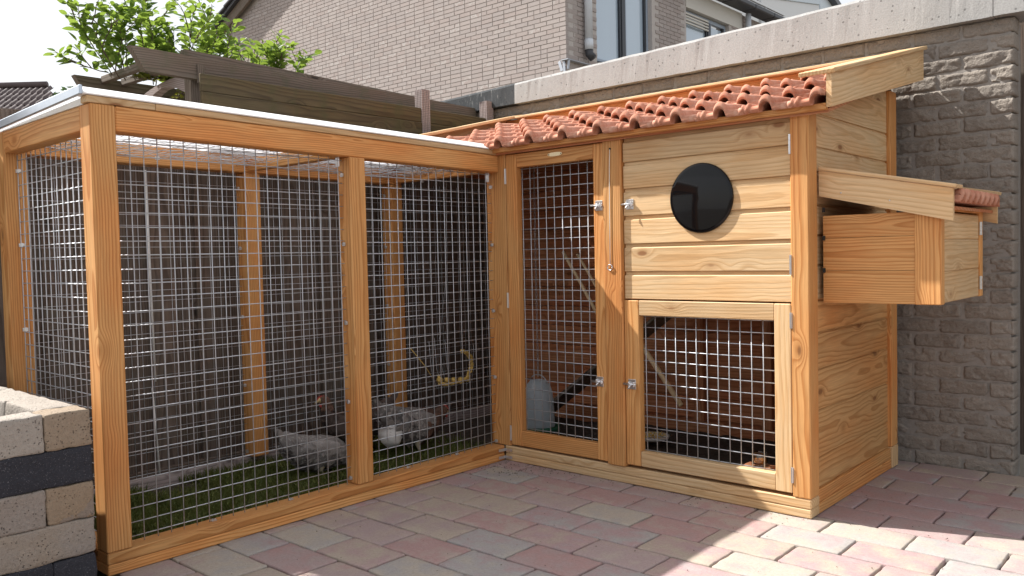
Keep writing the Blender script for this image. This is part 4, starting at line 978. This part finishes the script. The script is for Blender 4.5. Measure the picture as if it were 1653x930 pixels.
def window(y0, y1, z0, z1, mull, label=None):
    g = thing('window', loc=(HX-.1, (y0+y1)/2, z0), parent=hs); x0, x1 = HX-.15, HX-.08
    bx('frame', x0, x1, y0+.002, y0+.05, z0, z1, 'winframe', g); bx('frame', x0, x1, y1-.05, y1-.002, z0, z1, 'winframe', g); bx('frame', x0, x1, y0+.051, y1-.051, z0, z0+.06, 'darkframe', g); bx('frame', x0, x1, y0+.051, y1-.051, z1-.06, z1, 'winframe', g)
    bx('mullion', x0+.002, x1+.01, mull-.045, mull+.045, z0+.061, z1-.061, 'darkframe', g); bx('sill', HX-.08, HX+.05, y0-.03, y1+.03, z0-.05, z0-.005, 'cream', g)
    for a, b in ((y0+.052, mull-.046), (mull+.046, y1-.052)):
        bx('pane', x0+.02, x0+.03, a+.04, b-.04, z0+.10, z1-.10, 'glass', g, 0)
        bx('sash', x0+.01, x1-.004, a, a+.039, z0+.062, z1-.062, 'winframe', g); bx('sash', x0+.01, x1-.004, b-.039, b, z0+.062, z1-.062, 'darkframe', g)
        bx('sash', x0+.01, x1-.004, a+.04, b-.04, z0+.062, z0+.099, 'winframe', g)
    return g
window(W1[0], W1[1], S1, 5.28, 7.30); g2 = window(W2[0], W2[1], S2, 5.02, 9.92)
bx('lintel_panel', HX-.12, HX+.004, W2[0]-.01, 11.0, 5.03, 5.32, 'cream', hs)
for k in range(4): bx('vent_slat', HX-.078, HX-.05, W2[0]+.06, 9.86, 4.80+.05*k, 4.828+.05*k, 'cream', g2, .003)
# eaves gutter, dormer cladding, drain pipe, flashing
ev = thing('eaves', loc=(-3.75, 11, 5.2), parent=hs)
for k in range(5): bx('gutter_section', -3.99, -3.70, 8.6+.78*k, 8.6+.78*k+.772, 5.335, 5.43, 'charcoal', ev, .02)
for k in range(6): bx('cladding_board', -4.3, -4.27, 10.3, 12.30, 5.62+.13*k, 5.735+.13*k, 'cladding', hs, .01)
bx('rail_bar', -3.85, -3.81, 8.7, 12.42, 5.52, 5.56, 'cladding', hs); bx('cladding_post', -4.26, -4.2, 12.24, 12.32, 5.43, 6.5, 'cladding', hs)
for y_ in (9.6, 10.6, 11.6): bx('rail_post', -3.85, -3.82, y_, y_+.03, 5.435, 5.52, 'cladding', hs)
dp = thing('drain_pipe', loc=(-3.95, 6.22, 3.8), parent=hs)
tube('pipe', [(-3.93, 6.225, 5.3), (-3.93, 6.225, 3.98)], .055, 'pvc', dp, 16); tube('collar', [(-3.93, 6.225, 4.0), (-3.93, 6.225, 3.86)], .061, 'pvc', dp, 16); tube('elbow', [(-3.93, 6.225, 3.862), (-3.925, 6.23, 3.80), (-3.88, 6.25, 3.74)], .057, 'charcoal', dp, 16)
tube('pipe', [(-3.9, 11.05, 5.3), (-3.9, 11.05, 3.9)], .05, 'pvc', hs, 12)
board('flashing', (HX+.012, HY-.06, 3.66), (HX+.012, HY+.50, 3.66), .012, .12, 'leadflash', hs); board('flashing', (HX-.10, HY-.025, 3.66), (HX-.05, HY-.03, 3.52), .05, .012, 'leadflash', hs)
board('flashing', (HX-.02, HY-.03, 3.655), (HX-.01, HY-.03, 3.50), .04, .012, 'leadflash', hs); board('flashing', (HX+.06, HY-.02, 3.655), (HX+.05, HY-.03, 3.53), .03, .012, 'leadflash', hs)
# verge of the gable roof
vd = V((2.3, 0, 1.0)).normalized(); p0 = V((-12.75, HY-.10, 5.62))
board('verge_board', p0, p0+vd*7, .20, .06, 'grey', hs, up=(0, 0, 1), bev=.005); board('verge_board', p0+V((-.06, -.05, .12)), p0+V((-.06, -.05, .12))+vd*7, .06, .10, 'charcoal', hs)
for k in range(20): c = p0+V((-.10, -.02, .19))+vd*(.33*k); board('verge_tile', c, c+vd*.36+V((0, 0, -.03)), .05, .26, 'charcoal', hs, bev=.012)
slab('roof_slope', [(-12.9, HY-.05, 5.75), (-5, HY-.05, 5.75+7.9/2.3), (-5, 13, 5.75+7.9/2.3), (-12.9, 13, 5.75)], .05, 'charcoal', hs)

# far pale building beyond the eaves
fb = thing('pale_block', 'pale blue flat-roofed building far behind the concrete beam', 'building', (-10, 27, 0))
def ray_at(px, py, t): return CAM+(FW+RT*((px-826.5)/1347)-UP*((py-465)/1347))*t
A = ray_at(1256, 40, 30); B = ray_at(1318, 40, 33); C_ = ray_at(1400, 40, 46)
ztop = ray_at(1318, 0, 33).z+.1
def wallseg(p, q, z0, z1, mat, nm, thk=.3):
    p, q = V((p.x, p.y, 0)), V((q.x, q.y, 0)); return board(nm, p+V((0, 0, (z0+z1)/2)), q+V((0, 0, (z0+z1)/2)), z1-z0, thk, mat, fb)
wallseg(A+V((-4, -4.5, 0)), B, 0, ztop-.35, 'cladding', 'wall'); wallseg(A+V((-4, -4.5, 0)), B, ztop-.345, ztop+.2, 'paleblue', 'parapet', .4)
wallseg(B, C_, 0, ztop+.3, 'paleblue', 'wall'); n_ = (C_-B).normalized()
wallseg(B, C_, ztop+.305, ztop+.55, 'charcoal', 'roof_edge', .8)
nrm_ = V((n_.y, -n_.x, 0))*.18
for a, b in ((.06, .30), (.36, .6)):
    p, q = B.lerp(C_, a)+nrm_, B.lerp(C_, b)+nrm_
    o = wallseg(p, q, ztop-2.2, ztop-.25, 'winframe', 'window', .1); p, q = B.lerp(C_, a+.02)+nrm_*1.4, B.lerp(C_, b-.02)+nrm_*1.4; wallseg(p, q, ztop-2.1, ztop-.35, 'glass', 'pane', .06)

# far tiled roof on the other side
fh = thing('tiled_roof_house', 'distant low house with dark brown tiled roof beyond the run', 'house', (-16, 2.5, 0))
E0 = ray_at(-60, 190, 17); E1 = ray_at(48, 204, 17); dr_ = V((E1.x-E0.x, E1.y-E0.y, 0)).normalized(); nb_ = V((-dr_.y, dr_.x, 0)); nb_ = nb_ if nb_.dot(V((FW.x, FW.y, 0))) > 0 else -nb_
ez = E0.z-.15; base = V((E0.x, E0.y, ez))-dr_*2; Lr = 4.0+(V((E1.x, E1.y, 0))-V((E0.x, E0.y, 0))).length
board('wall', base+nb_*.35+dr_*.2-V((0, 0, 1.5)), base+nb_*.35+dr_*(Lr-1.9)-V((0, 0, 1.5)), 3.0, .2, 'mortar', fh)
for r_ in range(6):
    vs, fs = [], []; rows = []; n = int((Lr-1.6)/.15)*4
    for k in range(n+1):
        s = (Lr-1.6-.11*r_)*k/n; wv = .035*math.sin(k*math.pi/2); p = base+dr_*s+nb_*(.2*r_)+V((0, 0, .16*r_+.045+wv)); vs += [p-V((0, 0, .06)), p, p+nb_*.28+V((0, 0, .16))]
    for k in range(n): b = 3*k; fs += [(b, b+3, b+4, b+1), (b+1, b+4, b+5, b+2)]
    o = raw('tile_course', vs, fs, simple('brown_tile', (.10, .075, .075), .7, var=.3, nscale=4) if r_ == 0 else bpy.data.materials['brown_tile'], fh, None, True)
tp = base+nb_*1.25+V((0, 0, 1.05)); tube('ridge_tile', [tp, tp+dr_*(Lr-2.3)], .07, bpy.data.materials['brown_tile'], fh, 8)
# far little trees on the skyline
def far_tree(label, px, py, t_, h, seed, wd=.9):
    rnd_ = random.Random(seed); top = ray_at(px, py, t_); tr_ = thing('skyline_tree', label, 'tree', (top.x, top.y, 0), group='trees on the skyline')
    tube('trunk', [(top.x, top.y, -.05), (top.x+.05, top.y, top.z*.6), (top.x, top.y, top.z-.1)], [.16, .11, .02], 'stem', tr_, 8); vs, fs = [], []
    for k in range(2600):
        f = rnd_.random()**.7; z = top.z-h*f; r_ = wd*(.15+f)*math.sqrt(rnd_.random())*(1+.4*math.sin(f*23)); a = rnd_.uniform(0, 6.283); p = V((top.x+r_*math.cos(a), top.y+r_*math.sin(a), z)); s = rnd_.uniform(.05, .12)
        u_ = V((rnd_.uniform(-1, 1), rnd_.uniform(-1, 1), rnd_.uniform(-1, 1))).normalized(); v_ = u_.orthogonal().normalized(); b = len(vs); vs += [p-u_*s, p+v_*s*.5, p+u_*s, p-v_*s*.5]; fs.append((b, b+1, b+2, b+3))
    tag(raw('crown', vs, fs, 'fartree', tr_), kind='stuff')
far_tree('small dark tree top just right of the tiled roof', 84, 150, 26, 4.6, 1, 1.3); far_tree('taller dark tree top beside the roof trim', 112, 139, 24, 4.8, 2, 1.1)

# ------------------------------------------------------------------ crumbs on the paving
vs, fs = [], []; rc = random.Random(12)
for k in range(700):
    if k < 170: x, y = abs(rc.gauss(.0, .22))+.01, -abs(rc.gauss(0, .16))-.01
    elif k < 330: x, y = rc.uniform(0, 1.6), -abs(rc.gauss(0, .04))-.005
    else: x, y = rc.uniform(.05, 3.0), rc.uniform(-2.2, 1.1)
    if y > -.004 and x < W+.02: continue
    r_ = rc.uniform(.0012, .0036)*(1.3 if k < 170 else 1.); b = len(vs); q = [V((rc.uniform(.6, 1.3), 0, 0)), V((0, rc.uniform(.6, 1.3), 0)), V((-rc.uniform(.6, 1.3), 0, 0)), V((0, -rc.uniform(.6, 1.3), 0)), V((0, 0, rc.uniform(.4, 1))), V((0, 0, -.5))]
    vs += [V((x, y, .0022))+p*r_ for p in q]; fs += [(b, b+1, b+4), (b+1, b+2, b+4), (b+2, b+3, b+4), (b+3, b, b+4)]
tag(raw('crumbs', vs, fs, stone_mat('soil_crumb', [(0, (.05, .035, .025)), (.7, (.09, .065, .045)), (.85, (.35, .30, .24)), (1, (.45, .40, .33))], (.03, .02, .02))), 'dark soil crumbs and grit scattered over the paving', 'crumbs', kind='stuff')
